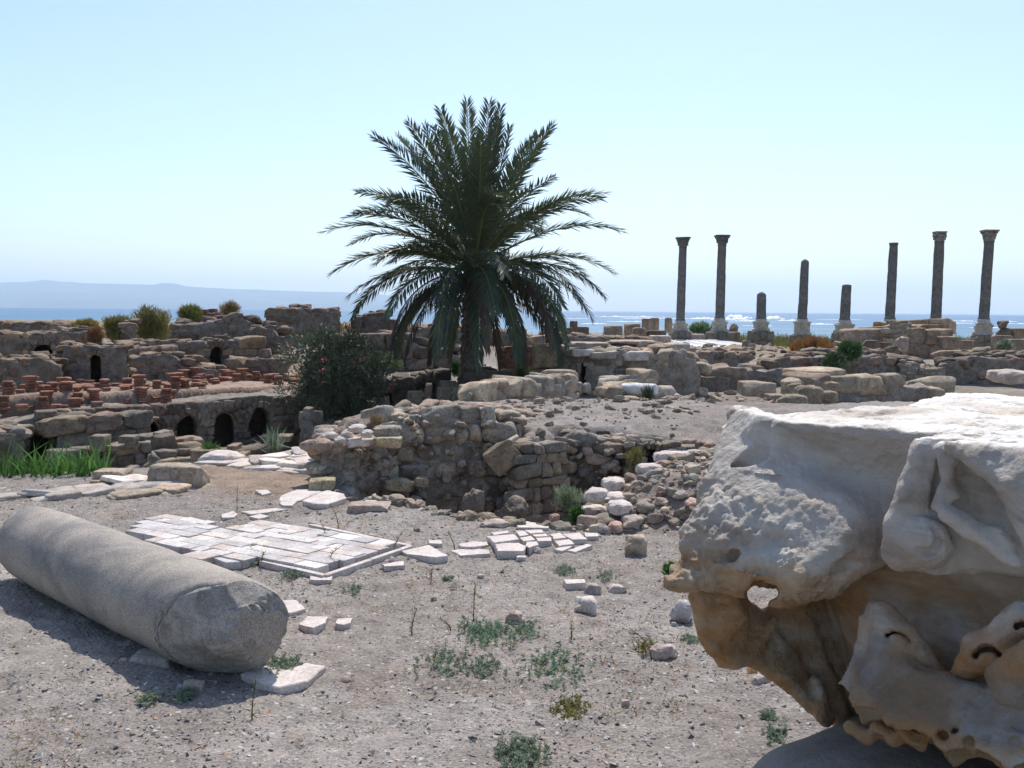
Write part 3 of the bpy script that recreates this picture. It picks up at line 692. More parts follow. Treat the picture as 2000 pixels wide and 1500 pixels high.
for i, bx in enumerate(((626, 842, 662, 860), (660, 838, 690, 854), (645, 850, 682, 868), (676, 846, 732, 874), (672, 827, 714, 842), (700, 838, 728, 852))):
    block('capstone', ('leftmost white capstone on the rubble bank', 'second white capstone from the left end of the rubble bank', 'white capstone in the front row near the left end of the bank', 'largest white capstone, scooped, before the corner pillar',
          'topmost white capstone on the left part of the rubble bank', 'small white capstone touching the corner pillar')[i], 'stone', bx, 9.15 - .05 * i, None, 'rock', 'rock', tint=(1.5, 1.46, 1.4), group='white capstones on the rubble bank')

# ---- right middle distance
wall('orange_ruin', 'small brown ruin with rusty rubble left of the flat topped blocks', 'ruin', (1378, 25), (1462, 25), [(1378, 690), (1400, 682), (1430, 684), (1462, 692)], None, 1.2, 'rubble', .22, .36, 'stone_far', 'warm', (), 81, .6, .1, bright=1.1)
wall('slab_base', 'large tilted pale slab at the foot of the small brown ruin', 'ruin', (1366, 21.4), (1428, 21.6), [(1366, 722), (1395, 720), (1428, 728)], None, 1.3, 'hewn', .5, .7, 'stone', 'mix', (), 82, .2, .05, bright=.9)
wall('podium', 'flat topped podium of grey blocks below the striped paving', 'ruin', (1448, 22.5), (1545, 23), [(1448, 717), (1480, 716), (1520, 712), (1545, 710)], None, 1.8, 'hewn', .42, .6, 'stone_far', 'mix', (), 83, .1, .03, bright=.95)
wall('brown_mound_wall', 'brown ruined wall topped by an orange grassy mound', 'ruin', (1545, 26), (1640, 26), [(1545, 690), (1580, 682), (1610, 686), (1640, 690)], None, 1.2, 'rubble', .26, .4, 'stone_far', 'mix', (), 84, .5, .1, bright=.8)
block('stone_block', 'pale cut block standing alone on the gravel before the podium', 'block', (1450, 743, 1512, 773), 16.6, .6, 'hewn', tint=(1.2, 1.12, 1.02))
block('stone_block', 'small flat block against the right of the lone pale block', 'block', (1502, 768, 1535, 778), 15.8, .4, 'hewn', tint=(1, .95, .88))
for bx, d, lb in (((1522, 768, 1580, 800), 14.0, 'rounded olive boulder behind the near corner of the marble capital'), ((1555, 752, 1610, 795), 14.6, 'tall rough boulder in the cluster behind the marble capital'),
                  ((1542, 748, 1570, 768), 16, 'brown lump at the back left of the boulder cluster'), ((1612, 745, 1642, 766), 15.6, 'pale rounded boulder at the right of the boulder cluster'),
                  ((1600, 762, 1640, 785), 14.8, 'dark flat boulder at the right foot of the boulder cluster')):
    block('boulder', lb, 'boulder', bx, d, None, 'boulder', tint=(1.05, .98, .84))
wall('kerb_wall', 'long low wall of end to end pinkish blocks behind the marble capital', 'wall', (1563, 18.6), (1835, 20.5), [(1563, 733), (1590, 732), (1640, 738), (1700, 736), (1712, 740), (1780, 742), (1835, 746)], None, .45, 'block', .4, .8, 'stone', 'warm', (), 85, .1, .03, bright=1.1, irr=.2)
wall('terrace_wall', 'long rough rubble terrace wall across the right side', 'wall', (1540, 23.5), (1800, 24.5), [(1540, 700), (1580, 694), (1640, 694), (1660, 690), (1740, 688), (1765, 704), (1800, 705)], None, 1.6, 'rubble', .26, .42, 'stone_far', 'mix', (), 86, .4, .12, bright=.9)
wall('terrace_wall', 'right hand end of the rubble terrace wall, thick with a straight top', 'wall', (1842, 24.5), (2080, 24.5), [(1842, 700), (1900, 692), (1960, 694), (2080, 692)], None, 2.2, 'rubble', .26, .40, 'stone_far', 'mix', (), 87, .3, .12, bright=.85)
wall('rubble_ramp', 'sloping heap of fine rubble between the two terrace walls', 'ruin', (1760, 24.2), (1850, 24.2), [(1760, 705), (1790, 712), (1820, 722), (1850, 712)], None, 1.8, 'rubble', .1, .15, 'stone', 'mix', (), 88, .4, .05, bright=1.2)
wall('great_block_wall', 'wall of big brown and grey ashlars in front of the sixth column', 'wall', (1688, 30), (1832, 31), [(1688, 640), (1735, 638), (1738, 626), (1774, 625), (1776, 636), (1832, 634)], None, 1.4, 'hewn', .55, 1.1, 'stone_far', 'warm', (), 89, .1, .05, bright=1.25, irr=.2)
wall('stone_stack', 'narrow stack of thin pale stones set in the big ashlar wall', 'wall', (1737, 29.6), (1766, 29.7), [(1737, 627), (1766, 628)], None, .5, 'block', .16, .4, 'stone', 'warm', (), 90, .1, .03, bright=1.1)
block('standing_stone', 'upright rounded pinkish stone leaning on the big ashlar wall', 'stone', (1751, 657, 1773, 690), 27, .4, 'boulder', 'rock', tint=(1.0, .82, .70))
for bx, d, lb in (((1683, 664, 1716, 692), 27, 'dark squared block below the big ashlar wall'), ((1836, 657, 1873, 682), 30, 'brown squared block right of the big ashlar wall'), ((1872, 664, 1902, 682), 31, 'low grey block between the brown block and the last column'),
                  ((1826, 684, 1872, 696), 26, 'lumpy grey stone on top of the terrace'), ((1716, 668, 1735, 690), 27.5, 'sloping broken stone beside the dark squared block'),
                  ((1948, 640, 1975, 672), 40, 'dark pedestal under the round drum at the right edge'), ((1949, 625, 1971, 640), 40, 'round column stub on the dark pedestal at the right edge'),
                  ((1975, 641, 2010, 660), 40, 'long low block at the right edge'), ((1942, 655, 1975, 690), 34, 'tall lichened block under the long low block'), ((1972, 662, 2005, 688), 32, 'tan leaning block at the far right edge'),
                  ((1958, 684, 1985, 692), 27, 'flat pale stone on the right terrace')):
    block('stone_block', lb, 'block', bx, d, None, 'hewn' if 'round' not in lb else 'rock', 'stone_far', tint=(1.25, 1.15, 1.0) if 'dark' not in lb else (.8, .77, .7))
block('boulder', 'pinkish rounded block showing over the far edge of the marble capital', 'boulder', (1942, 720, 2010, 748), 11, .5, 'boulder', 'rock', tint=(1.2, 1.1, 1.0))
# far line of ruins in the centre, before the sea
FARB = [((1113, 627, 1128, 640), 40, 'small dark upright block on the skyline right of the palm'), ((1180, 636, 1215, 660), 36, 'broad tan block on the centre skyline'), ((1108, 640, 1120, 650), 38, 'small tan stone under the dark upright block'),
        ((1236, 640, 1262, 658), 44, 'olive block half hidden by weeds'), ((1254, 622, 1272, 642), 56, 'left one of the two upright blocks before the surf'), ((1271, 621, 1287, 642), 56, 'right one of the two upright blocks before the surf'),
        ((1299, 621, 1313, 640), 56, 'single upright block just left of the first column'), ((1220, 632, 1250, 644), 50, 'long grey block left of the upright blocks'), ((1264, 645, 1300, 655), 44, 'flat dark block before the first column'),
        ((1270, 655, 1310, 664), 38, 'flat white slab before the first column'), ((1116, 638, 1150, 648), 44, 'low flat grey block near the small dark upright block'), ((1422, 632, 1442, 648), 70, 'round drum lying on the shore right of the second column'),
        ((1425, 648, 1445, 660), 62, 'pale stone between the second and third columns'), ((1346, 632, 1372, 640), 75, 'dark lump on the shore between the first two columns'), ((1348, 652, 1378, 662), 60, 'white flat slab between the first two columns')]
for bx, d, lb in FARB:
    block('stone_block', lb, 'block', bx, d, None, 'hewn' if 'lump' not in lb and 'round' not in lb else 'rock', 'stone_far' if 'white' not in lb else 'rock', tint=(1.35, 1.25, 1.1) if 'dark' not in lb else (.75, .7, .65), sink=.3)
wall('low_skyline_wall', 'low brown wall line behind the great wall', 'wall', (1046, 30), (1260, 30), [(1046, 652), (1090, 650), (1130, 654), (1180, 656), (1260, 660)], None, 1.2, 'rubble', .25, .5, 'stone_far', 'warm', (), 91, .7, .1, bright=.95)

# ---- marble striped paving before the columns
def paving():
    r = np.random.default_rng(4); mb = MB(); d0 = 44; x = X(1352, d0)
    while x < X(1535, d0):
        w_ = r.uniform(.18, .34); put(mb, 'hewn', (x + w_ / 2, 51.5, -.28 + r.uniform(-.02, .03)), (w_ * .86, 15, .5), tint=np.array((1, 1, 1)) * r.uniform(.55, 1.15), r=r); x += w_
    tag(mb.build('striped_paving', M['marble']), 'white striped marble paving in front of the columns', 'paving')
paving()

# ---- the standing columns
def lathe(mb, prof, n, c, tint=(1, 1, 1), lean=(0, 0), rough=.0, sd=1.0):
    V = []
    for r_, z in prof:
        for j in range(n):
            t = 2 * math.pi * j / n; V.append((c[0] + r_ * math.cos(t) + lean[0] * z, c[1] + r_ * math.sin(t) + lean[1] * z, c[2] + z))
    V = np.array(V)
    if rough: V = V + np.stack([fb3(V, 2.2, 4, .6, sd), fb3(V, 2.2, 4, .6, sd + 7), 0 * V[:, 0]], 1) * rough
    F = [(i * n + j, i * n + (j + 1) % n, (i + 1) * n + (j + 1) % n, (i + 1) * n + j) for i in range(len(prof) - 1) for j in range(n)]
    mb.add(V, F, tint)
def boxm(mb, c, s, rz=0, tint=(1, 1, 1), kind='hewn', r=RNG): put(mb, kind, c, s, (0, 0, rz), tint, r)
def column(label, pt, pb, d, ytop, ybot, ysh0, wtop, wbot, cap, ped, foot, seed, dark=1.0):
    """pt/pb: photo x of the shaft at its top and bottom; ped/foot: (half width px, y top, y bottom)"""
    zb = Z(pb, ybot, d); c = P(pb, 620, d); k = d / FPX
    gz = Hs(c[0], c[1]) - .1
    root = empty('standing_column', (c[0], c[1], gz), label, 'column', 'granite columns standing along the shore'); o = np.array(root.location)
    zt = Z(pt, ysh0, d); L = zt - zb; lean = ((pt - pb) * k / L, 0); wb, wt = wbot * k / 2, wtop * k / 2
    mb = MB(); pr = [(.01, 0), (wb * 1.12, 0), (wb * 1.14, .06), (wb, .12)] + [(wb + (wt - wb) * (q ** 1.4), .12 + (L - .2) * q) for q in np.linspace(.01, 1, 26)]
    if cap: pr += [(wt * 1.1, L - .06), (wt * 1.1, L), (.01, L)]
    elif cap is None: pr += [(wt * 1.06, L - .14), (wt * 1.1, L - .05), (wt, L), (.01, L)]
    else: pr += [(wt * .98, L - .03), (wt * .55, L + (.07 if seed != 5 else .01)), (.02, L + (.12 if seed != 5 else .02))]
    lathe(mb, pr, 24, (c[0], c[1], zb), (dark, dark, dark), lean, .013, seed); mb.build('shaft', M['column'], root, origin=o)
    # moulded base
    zp = Z(pb, ped[1], d); mb = MB(); hb = max(zb - zp, .1)
    lathe(mb, [(.01, hb + .02), (wb * 1.12, hb + .02), (wb * 1.22, hb * .85), (wb * 1.15, hb * .62), (wb * 1.32, hb * .45), (wb * 1.5, hb * .28), (wb * 1.5, hb * .1), (wb * 1.4, 0)], 24, (c[0], c[1], zp), (1, 1, 1), (0, 0), .02, seed)
    mb.build('base', M['pedestal'], root, origin=o)
    hw = ped[0] * k; z1 = Z(pb, ped[2], d); mb = MB()
    boxm(mb, (c[0], c[1], zp - .07), (hw * 1.86, hw * 1.86, .16), .05); boxm(mb, (c[0], c[1], (zp + z1) / 2 - .02), (hw * 1.66, hw * 1.66, zp - z1 - .16), .05, tint=(1.08, 1.06, 1.0)); boxm(mb, (c[0], c[1], z1 + .08), (hw * 2, hw * 2, .17), .05)
    mb.build('pedestal', M['pedestal'], root, origin=o)
    hw = foot[0] * k; z2 = min(Z(pb, foot[2], d), gz + .1); mb = MB(); nb = 3; hh = (z1 - z2) / 2
    for q in range(2):
        for j in range(nb): boxm(mb, (c[0] - hw + (j + .5) * hw * 2 / nb, c[1], z2 + hh * (q + .5)), (hw * 2 / nb * .99, hw * 2.2, hh * .99), 0, tint=np.array((.42, .40, .36)) * (1 + .15 * ((j + q) % 2)))
    boxm(mb, (c[0], c[1], (z2 + z1) / 2), (hw * 1.9, hw * 2, (z1 - z2) * .98), tint=(.34, .32, .29)); mb.build('footing', M['pedestal'], root, origin=o)
    if cap:
        zc = Z(pt, ytop, d); hc = zc - zt; cx = c[0] + lean[0] * L; aw = cap * k / 2; mb = MB()
        lathe(mb, [(.01, 0), (wt * .98, 0), (wt * 1.05, hc * .1), (wt * 1.18, hc * .32), (wt * 1.1, hc * .36), (wt * 1.22, hc * .6), (aw * .85, hc * .8), (aw * .5, hc * .84)], 24, (cx, c[1], zt), (1, 1, 1), (0, 0), .03, seed)
        for ring, zz_, rr in ((8, .28, wt * 1.08), (8, .55, wt * 1.18)):
            for j in range(ring):
                t = 2 * math.pi * (j + .5 * (ring == 8 and zz_ > .5)) / ring; put(mb, 'pebble', (cx + rr * math.cos(t), c[1] + rr * math.sin(t), zt + hc * zz_), (.17, .17, hc * .3), (0, 0, t), (1, 1, 1))
        for q in range(4):
            t = math.pi / 4 + q * math.pi / 2; put(mb, 'pebble', (cx + aw * .95 * math.cos(t), c[1] + aw * .95 * math.sin(t), zt + hc * .74), (.2, .2, hc * .25), (0, 0, t), (1, 1, 1))
        boxm(mb, (cx, c[1], zc - hc * .09), (aw * 2, aw * 2, hc * .18), .0, tint=(1.1, 1.05, .95))
        for q_ in range(len(mb.t)): mb.t[q_] = mb.t[q_] * (.55 if seed in (7, 8) else 1.0)
        mb.build('capital', M['pedestal' if seed in (7, 8) else 'column'], root, origin=o)
    return root
CT = 1.0
column('first column from the left, tall grey with a carved capital', 1331, 1329, 60, 463, 627, 483, 15, 17, 26, (14, 632, 646), (19, 646, 665), 1)
column('second column from the left, tall with a wide capital and a chipped foot', 1407, 1406, 60, 459, 622, 478, 16, 18, 28, (14.5, 628, 648), (24, 646, 682), 2)
column('third column from the left, a short grey stub with a pointed top', 1486, 1486.5, 60, 570, 624, 574, 17.5, 18.5, 0, (14.5, 628, 646), (21, 646, 680), 3)
column('fourth column from the left, medium height without a capital', 1569, 1567, 60, 506, 624, 510, 15.5, 18, 0, (15, 628, 654), (19, 652, 668), 4)
column('fifth column from the left, a short flat topped stub', 1652, 1650, 60, 554, 626, 556, 18, 19.5, 0, (17, 633, 650), (19, 649, 672), 5)
column('sixth column from the left, tall and thin without a capital', 1740.5, 1738, 60, 473, 624, 474, 16, 18.5, None, (16, 630, 655), (18, 652, 668), 6)
column('seventh column from the left, tall dark shaft with a square cream capital', 1829, 1828, 60, 452, 624, 472, 18, 20, 22, (14, 632, 656), (16, 655, 672), 7)
column('rightmost column, tall leaning shaft with a flaring cream capital', 1925.5, 1921.5, 60, 449, 624, 471, 18, 20, 28, (15.5, 634, 654), (18, 653, 682), 8)

# ---- brick pillar stubs of the hypocaust
def pilae():
    r = np.random.default_rng(77); protos = []
    for k in range(10):
        n_ = r.integers(1, 6); mb = MB(); z = 0
        for q in range(n_):
            h = r.uniform(.036, .05); rr = .082 * r.uniform(.92, 1.05); ox, oy = r.normal(0, .006, 2); t = rtint(r, PAL['brick'])
            lathe(mb, [(.01, z + h), (rr * .93, z + h), (rr, z + h * .8), (rr, z + h * .2), (rr * .9, z), (.01, z)][::-1], 12, (ox, oy, 0), t, (0, 0), .006, k + q); z += h + .003
        if r.random() < .3: put(mb, 'slab', (0, 0, z + .02), (.21, .2, .045), (r.normal(0, .06), 0, r.uniform(0, 1)), (1.0, .75, .62), r)
        o = mb.build('brick_pillar_stub', M['brick'], origin=np.zeros(3)); protos.append([o, False, n_, z])
    spots = []
    # (px range, dist range, how many)
    for ci, (x0, x1, d0, d1, n_) in enumerate(((-20, 60, 17.3, 19.2, 22), (60, 145, 17.5, 19.3, 24), (145, 190, 17.9, 19.5, 8), (150, 225, 19.4, 22, 20), (235, 275, 18.6, 21, 10), (280, 345, 18.9, 21, 17),
                               (330, 400, 20, 23, 24), (340, 400, 23, 26, 14), (400, 480, 21.5, 25, 20), (480, 545, 21.5, 24.5, 12), (560, 610, 24, 26, 6), (545, 575, 21.5, 23, 5))):
        for _ in range(n_):
            for t in range(30):
                d = r.uniform(d0, d1); p = (X(r.uniform(x0, x1), d), d)
                if all((p[0] - q[0]) ** 2 + (p[1] - q[1]) ** 2 > .27 ** 2 for q in spots): spots.append(p + (ci,)); break
    for x, y, ci in spots:
        e = protos[r.integers(10)]; o = e[0]
        if e[1]: o = o.copy(); C.objects.link(o)
        e[1] = True
        wl = 17.4 + (x + 8.6) * 4 / 4.25
        o.location = (x, y, Hs(x, y) - .015 if y > wl + .4 else -.2); o.rotation_euler = (0, 0, r.uniform(0, 6)); s = r.uniform(.9, 1.25); o.scale = (s, s, s)
        WHERE = ('at the left picture edge', 'in the row above the left arch', 'below the rubble slope', 'in front of the niche ruin', 'above the yellowish block wall', 'near the second arch', 'above the third arch', 'behind, in the middle of the floor', 'above the two right arches', 'near the rightmost arch', 'behind the oleander', 'beside the oleander on the floor')
        tag(o, 'stub of %s round red bricks %s' % (('no', 'one', 'two', 'three', 'four', 'five', 'six', 'seven')[int(e[2])] , WHERE[ci]), 'brick pillar', 'brick pillar stubs on the bath house floor')
pilae()
# ---------------------------------------------------------------- rubble walls round the pit
wall('corner_wall', 'left end of the rubble bank, a thick corner of grey stones under white capstones', 'wall', (614, 8.95), (768, 9.55), [(614, 868), (640, 858), (700, 858), (740, 858), (768, 842)], -.12, 1.1, 'rubble', .14, .24,
     'stone', 'rubble', (), 101, .4, .06, bright=1.3, irr=.55, rough=.08)
wall('rubble_bank', 'big shaded wall of grey rubble stones along the back of the pit', 'wall', (752, 9.55), (1014, 9.95), [(752, 838), (790, 818), (850, 808), (900, 804), (950, 806), (1014, 815)], -.8, .9, 'rubble', .12, .20,
     'stone', 'rubble', (), 102, .5, .07, bright=1.3, irr=.62, rough=.10)
wall('pit_wall', 'squarish shaded wall of small brown stones at the middle of the pit', 'wall', (1008, 9.40), (1104, 9.70), [(1008, 876), (1060, 872), (1104, 866)], -.8, .5, 'block', .11, .17,
     'stone', 'warm', (), 103, .25, .04, bright=.95, irr=.4)
wall('pit_back_wall', 'deep shaded back wall of the pit under the gravel rim with a black hollow', 'wall', (1098, 10.15), (1312, 10.0), [(1098, 852), (1130, 850), (1200, 862), (1312, 870)], -.6, .8, 'rubble', .10, .15,
     'stone', 'rubble', [(1262, 1296, 878, 930)], 104, .4, .10, bright=.95, irr=.6, rough=.08)
wall('rim_wall', 'low rubble edge under the gravel above the rounded white steps', 'wall', (1300, 9.75), (1470, 9.45), [(1300, 870), (1370, 866), (1470, 862)], -.1, .4, 'rubble', .09, .16, 'stone', 'rubble', (), 105, .3, .05, bright=1.05, irr=.5)
def tilted(name, label, p, size, rot, tint, mat='stone', kind='hewn'):
    mb = MB(); put(mb, kind, p, size, rot, tint); return tag(mb.build(name, M[mat]), label, 'stone')
tilted('leaning_slab', 'brown square slab leaning diagonally against the shaded rubble wall', P(982, 892, 9.45), (.30, .10, .26), (.25, -.65, .1), (1.1, .98, .82))
tilted('leaning_slab', 'thin pale slab edge sloping above the leaning brown slab', P(985, 868, 9.45), (.30, .12, .035), (.1, -.55, .1), (1.6, 1.55, 1.45))
tilted('fallen_stone', 'grey pointed stone standing at the foot of the shaded rubble wall', P(925, 985, 9.1), (.20, .18, .30), (.1, .2, .3), (1.0, .95, .88), 'stone', 'rock')
tilted('fallen_stone', 'round dark stone wedged at the wall foot left of the pointed stone', P(806, 982, 9.3), (.16, .14, .14), (0, .3, 0), (.95, .9, .85), 'stone', 'rock')
tilted('fallen_stone', 'tan flat stone sticking out of the middle of the rubble wall', P(780, 947, 9.35), (.27, .2, .12), (0, .05, .1), (1.4, 1.25, 1.0), 'stone', 'boulder')
tilted('fallen_stone', 'small tan stone to the right of the protruding flat stone', P(822, 941, 9.4), (.15, .15, .09), (0, .1, .1), (1.25, 1.12, .95), 'stone', 'boulder')
tilted('fallen_stone', 'greenish square stone at the ground corner of the rubble bank', P(630, 945, 8.75), (.22, .2, .10), (0, .03, .1), (1.3, 1.28, 1.0), 'stone', 'hewn')
tilted('fallen_stone', 'dark pile stone in the shaded pit below the brown wall', P(1000, 1000, 8.8), (.26, .24, .28), (.2, .2, .3), (.85, .8, .74), 'stone', 'rock')
tilted('fallen_stone', 'long stone lying in the bottom shade of the pit', P(945, 1020, 8.5), (.30, .2, .16), (.1, .0, .2), (.85, .8, .72), 'stone', 'rock')

def debris():
    r = np.random.default_rng(55); mb = MB()
    for (a, b, yt0, yt1, yb, n) in (((752, 9.5), (1014, 9.85), 812, 812, 1010, 150), ((614, 8.9), (768, 9.5), 872, 850, 960, 50), ((1098, 10.1), (1312, 9.95), 858, 876, 930, 80)):
        for _ in range(n):
            k = r.random(); px = a[0] + (b[0] - a[0]) * k; d = a[1] + (b[1] - a[1]) * k; py = yt0 + (yt1 - yt0) * k + (yb - yt0) * r.random() ** .9
            s = .015 + .10 * r.random() ** 3; q = P(px, py, d + .02 - .08 * (py - yt0) / (yb - yt0)); put(mb, 'rubble', q, (s * r.uniform(.8, 1.5), s, s * r.uniform(.5, 1)), tuple(r.uniform(-.6, .6, 3)), rtint(r, PAL['rubble']) * 1.15, r)
    tag(mb.build('stone_debris', M['stone'], origin=np.zeros(3)), 'crumbling small stones stuck in the shaded faces of the pit walls', kind='stuff')
debris()
# loose rubble nobody could count: on slopes, pit floor and mound
def on_ground(mb, n, sampler, smin, smax, pal, kinds=('rubble', 'block'), seed=1, bright=1.0, sink=.3, power=2.2):
    r = np.random.default_rng(seed); k = 0; pts = []
    while len(pts) < n and k < n * 30:
        x, y = sampler(r); k += 1
        pts.append((x, y))
    pts = np.array(pts); z = H(pts[:, 0], pts[:, 1], True)
    for (x, y), zz in zip(pts, z):
        s = smin + (smax - smin) * r.random() ** power
        sx, sy, sz = s * r.uniform(.7, 1.3), s * r.uniform(.7, 1.3), s * r.uniform(.4, .85)
        put(mb, kinds[r.integers(len(kinds))], (x, y, zz + sz * (.5 - sink)), (sx, sy, sz), (r.normal(0, .25), r.normal(0, .25), r.uniform(0, 6)), rtint(r, PAL[pal]) * bright, r)
def in_poly(poly, pad=0.0, test=None):
    p = np.array(poly); mn, mx = p.min(0), p.max(0)
    def f(r):
        for _ in range(200):
            x, y = r.uniform(mn[0] - pad, mx[0] + pad), r.uniform(mn[1] - pad, mx[1] + pad)
            if poly_sd(np.array([x]), np.array([y]), poly)[0] < pad and (test is None or test(x, y)): return x, y
        return x, y
    return f
mb = MB()
on_ground(mb, 800, in_poly([(.62, 7.3), (.7, 8.3), (1.35, 9.3), (2.4, 9.4), (2.1, 7.4), (1.2, 7.2)]), .02, .11, 'rubble', seed=3, bright=1.25, power=3)
on_ground(mb, 260, in_poly(PIT), .05, .22, 'rubble', seed=4, bright=1.0)
on_ground(mb, 500, in_poly(MOUND[:10] + [(3.0, 14), (1, 14), (-.4, 13.5), (-1.2, 11)]), .02, .12, 'rubble', seed=5, bright=1.2, power=4)
on_ground(mb, 150, in_poly([(-1.5, 9.3), (-.9, 9.8), (.0, 10.0), (0, 10.6), (-.5, 10.9), (-1.3, 10.3)]), .08, .25, 'rubble', seed=15, bright=1.15)
on_ground(mb, 160, in_poly([(-1.5, 8.45), (-.6, 7.8), (0, 7.35), (.7, 7.2), (.7, 7.45), (0, 7.6), (-.6, 8.0), (-1.4, 8.65)]), .04, .16, 'rubble', seed=6, bright=1.3)
on_ground(mb, 260, in_poly([(1.5, 14), (4, 14), (8, 22), (2.5, 22)]), .04, .22, 'rubble', seed=7, bright=1.2, power=3)
on_ground(mb, 260, in_poly([(-4.6, 12.5), (-2.3, 12), (-1.5, 14), (-2, 19), (-4.4, 17.5), (-7, 14.5)]), .06, .35, 'mix', seed=8, bright=.9, power=3)
on_ground(mb, 500, in_poly([(-12, 24), (-4, 26), (-1, 26), (5, 26), (12, 30), (14, 50), (-16, 50)]), .08, .5, 'mix', seed=9, bright=1.0, power=3)
on_ground(mb, 200, in_poly([(7, 30), (15, 30), (26, 64), (6, 64)]), .1, .6, 'mix', seed=10, bright=1.1, power=3)
tag(mb.build('rubble', M['stone'], origin=np.zeros(3)), 'loose broken stones strewn over the mound, the pit and the far ruins', 'rubble', kind='stuff')

# stones on the slope right of the pit
STEPS = [((1283, 878, 1346, 906), 'left one of the two long white blocks at the top of the rounded steps', .28), ((1334, 876, 1410, 903), 'right one of the two long white blocks at the top of the rounded steps', .28),
         ((1248, 902, 1326, 932), 'broad white rounded step below the long white blocks', .24), ((1286, 932, 1340, 958), 'white pointed stone alone on the slope below the broad step', .22), ((1180, 930, 1224, 958), 'white rounded stone above the lowest white step', .16),
         ((1147, 948, 1192, 980), 'lowest white step at the edge of the pit', .14), ((1180, 958, 1226, 982), 'flat white step touching the lowest one', .14), ((1193, 974, 1240, 1004), 'pinkish white block under the flat white step', .10),
         ((1140, 980, 1190, 1020), 'brown block in the face below the lowest white step', -.05), ((1190, 1010, 1225, 1042), 'pink slab tilted at the foot of the slope', 0), ((1218, 1000, 1268, 1036), 'smooth whitish stone at the foot of the slope', .02),
         ((1318, 952, 1352, 975), 'grey brown stone on the slope by the capital', .2), ((1346, 968, 1372, 990), 'reddish stone in the rubble next to the capital', .2), ((1284, 968, 1312, 988), 'brown stone in the middle of the rubble slope', .15)]
for i, (bx, lb, z0) in enumerate(STEPS):
    d = (EYE - z0) * FPX / (bx[3] - 609)
    tn_ = (1.5, 1.46, 1.4) if 'white' in lb else ((1.3, .95, .82) if ('pink' in lb or 'redd' in lb) else (1.0, .92, .82))
    block('step_stone' if 'step' in lb or 'long' in lb else 'stone', lb, 'stone', bx, d, .22, 'boulder' if ('white' in lb or 'long' in lb) else 'rock', 'rock', tint=tn_)

# ---------------------------------------------------------------- slabs outlined on the ground
def ground_pt(px, py):
    g = G(px, py, 0)
    for _ in range(8): g = G(px, py, Hs(g[0], g[1]))
    return g
def slab_px(name, label, poly, thick, mat='tile', cat='slab', tint=(1, 1, 1), group=None, lift=0.0, tilt=(0, 0)):
    c = np.mean(np.array(poly, float), 0); thick = thick * .78; g = ground_pt(*c); zt = g[2] + thick + lift
    T = np.array([G(px, py, zt) for px, py in poly]); ctr = T.mean(0); T[:, 2] += (T[:, 0] - ctr[0]) * tilt[0] + (T[:, 1] - ctr[1]) * tilt[1]
    # edges subdivided and roughened
    r = np.random.default_rng(int(c[0] * 13 + c[1])); Q = []
    for i in range(len(T)):
        a, b = T[i], T[(i + 1) % len(T)]; m = max(2, int(np.linalg.norm(b - a) / .035))
        for k in range(m): Q.append(a + (b - a) * k / m + (r.normal(0, .0028, 3) * (1, 1, 0) if k else 0))
    Q = np.array(Q); n = len(Q); inn = Q + (ctr - Q) * .03; bev = Q.copy(); bev[:, 2] -= .005; bot = Q + (ctr - Q) * .02; bot[:, 2] = Q[:, 2] - thick - .03
    V = np.concatenate([inn, bev, bot]); mb = MB(); F = []
    area = sum(Q[i][0] * Q[(i + 1) % n][1] - Q[(i + 1) % n][0] * Q[i][1] for i in range(n)); order = list(range(n)) if area > 0 else list(range(n))[::-1]
    V2 = np.concatenate([inn[order], bev[order], bot[order]])
    F = [list(range(n))] + [[i, i + n, (i + 1) % n + n, (i + 1) % n] for i in range(n)] + [[i + n, i + 2 * n, (i + 1) % n + 2 * n, (i + 1) % n + n] for i in range(n)]
    mb.ngon(V2, F, tint); return tag(mb.build(name, M[mat], smooth=False), label, cat, group)
PK = (1.0, .94, .91)
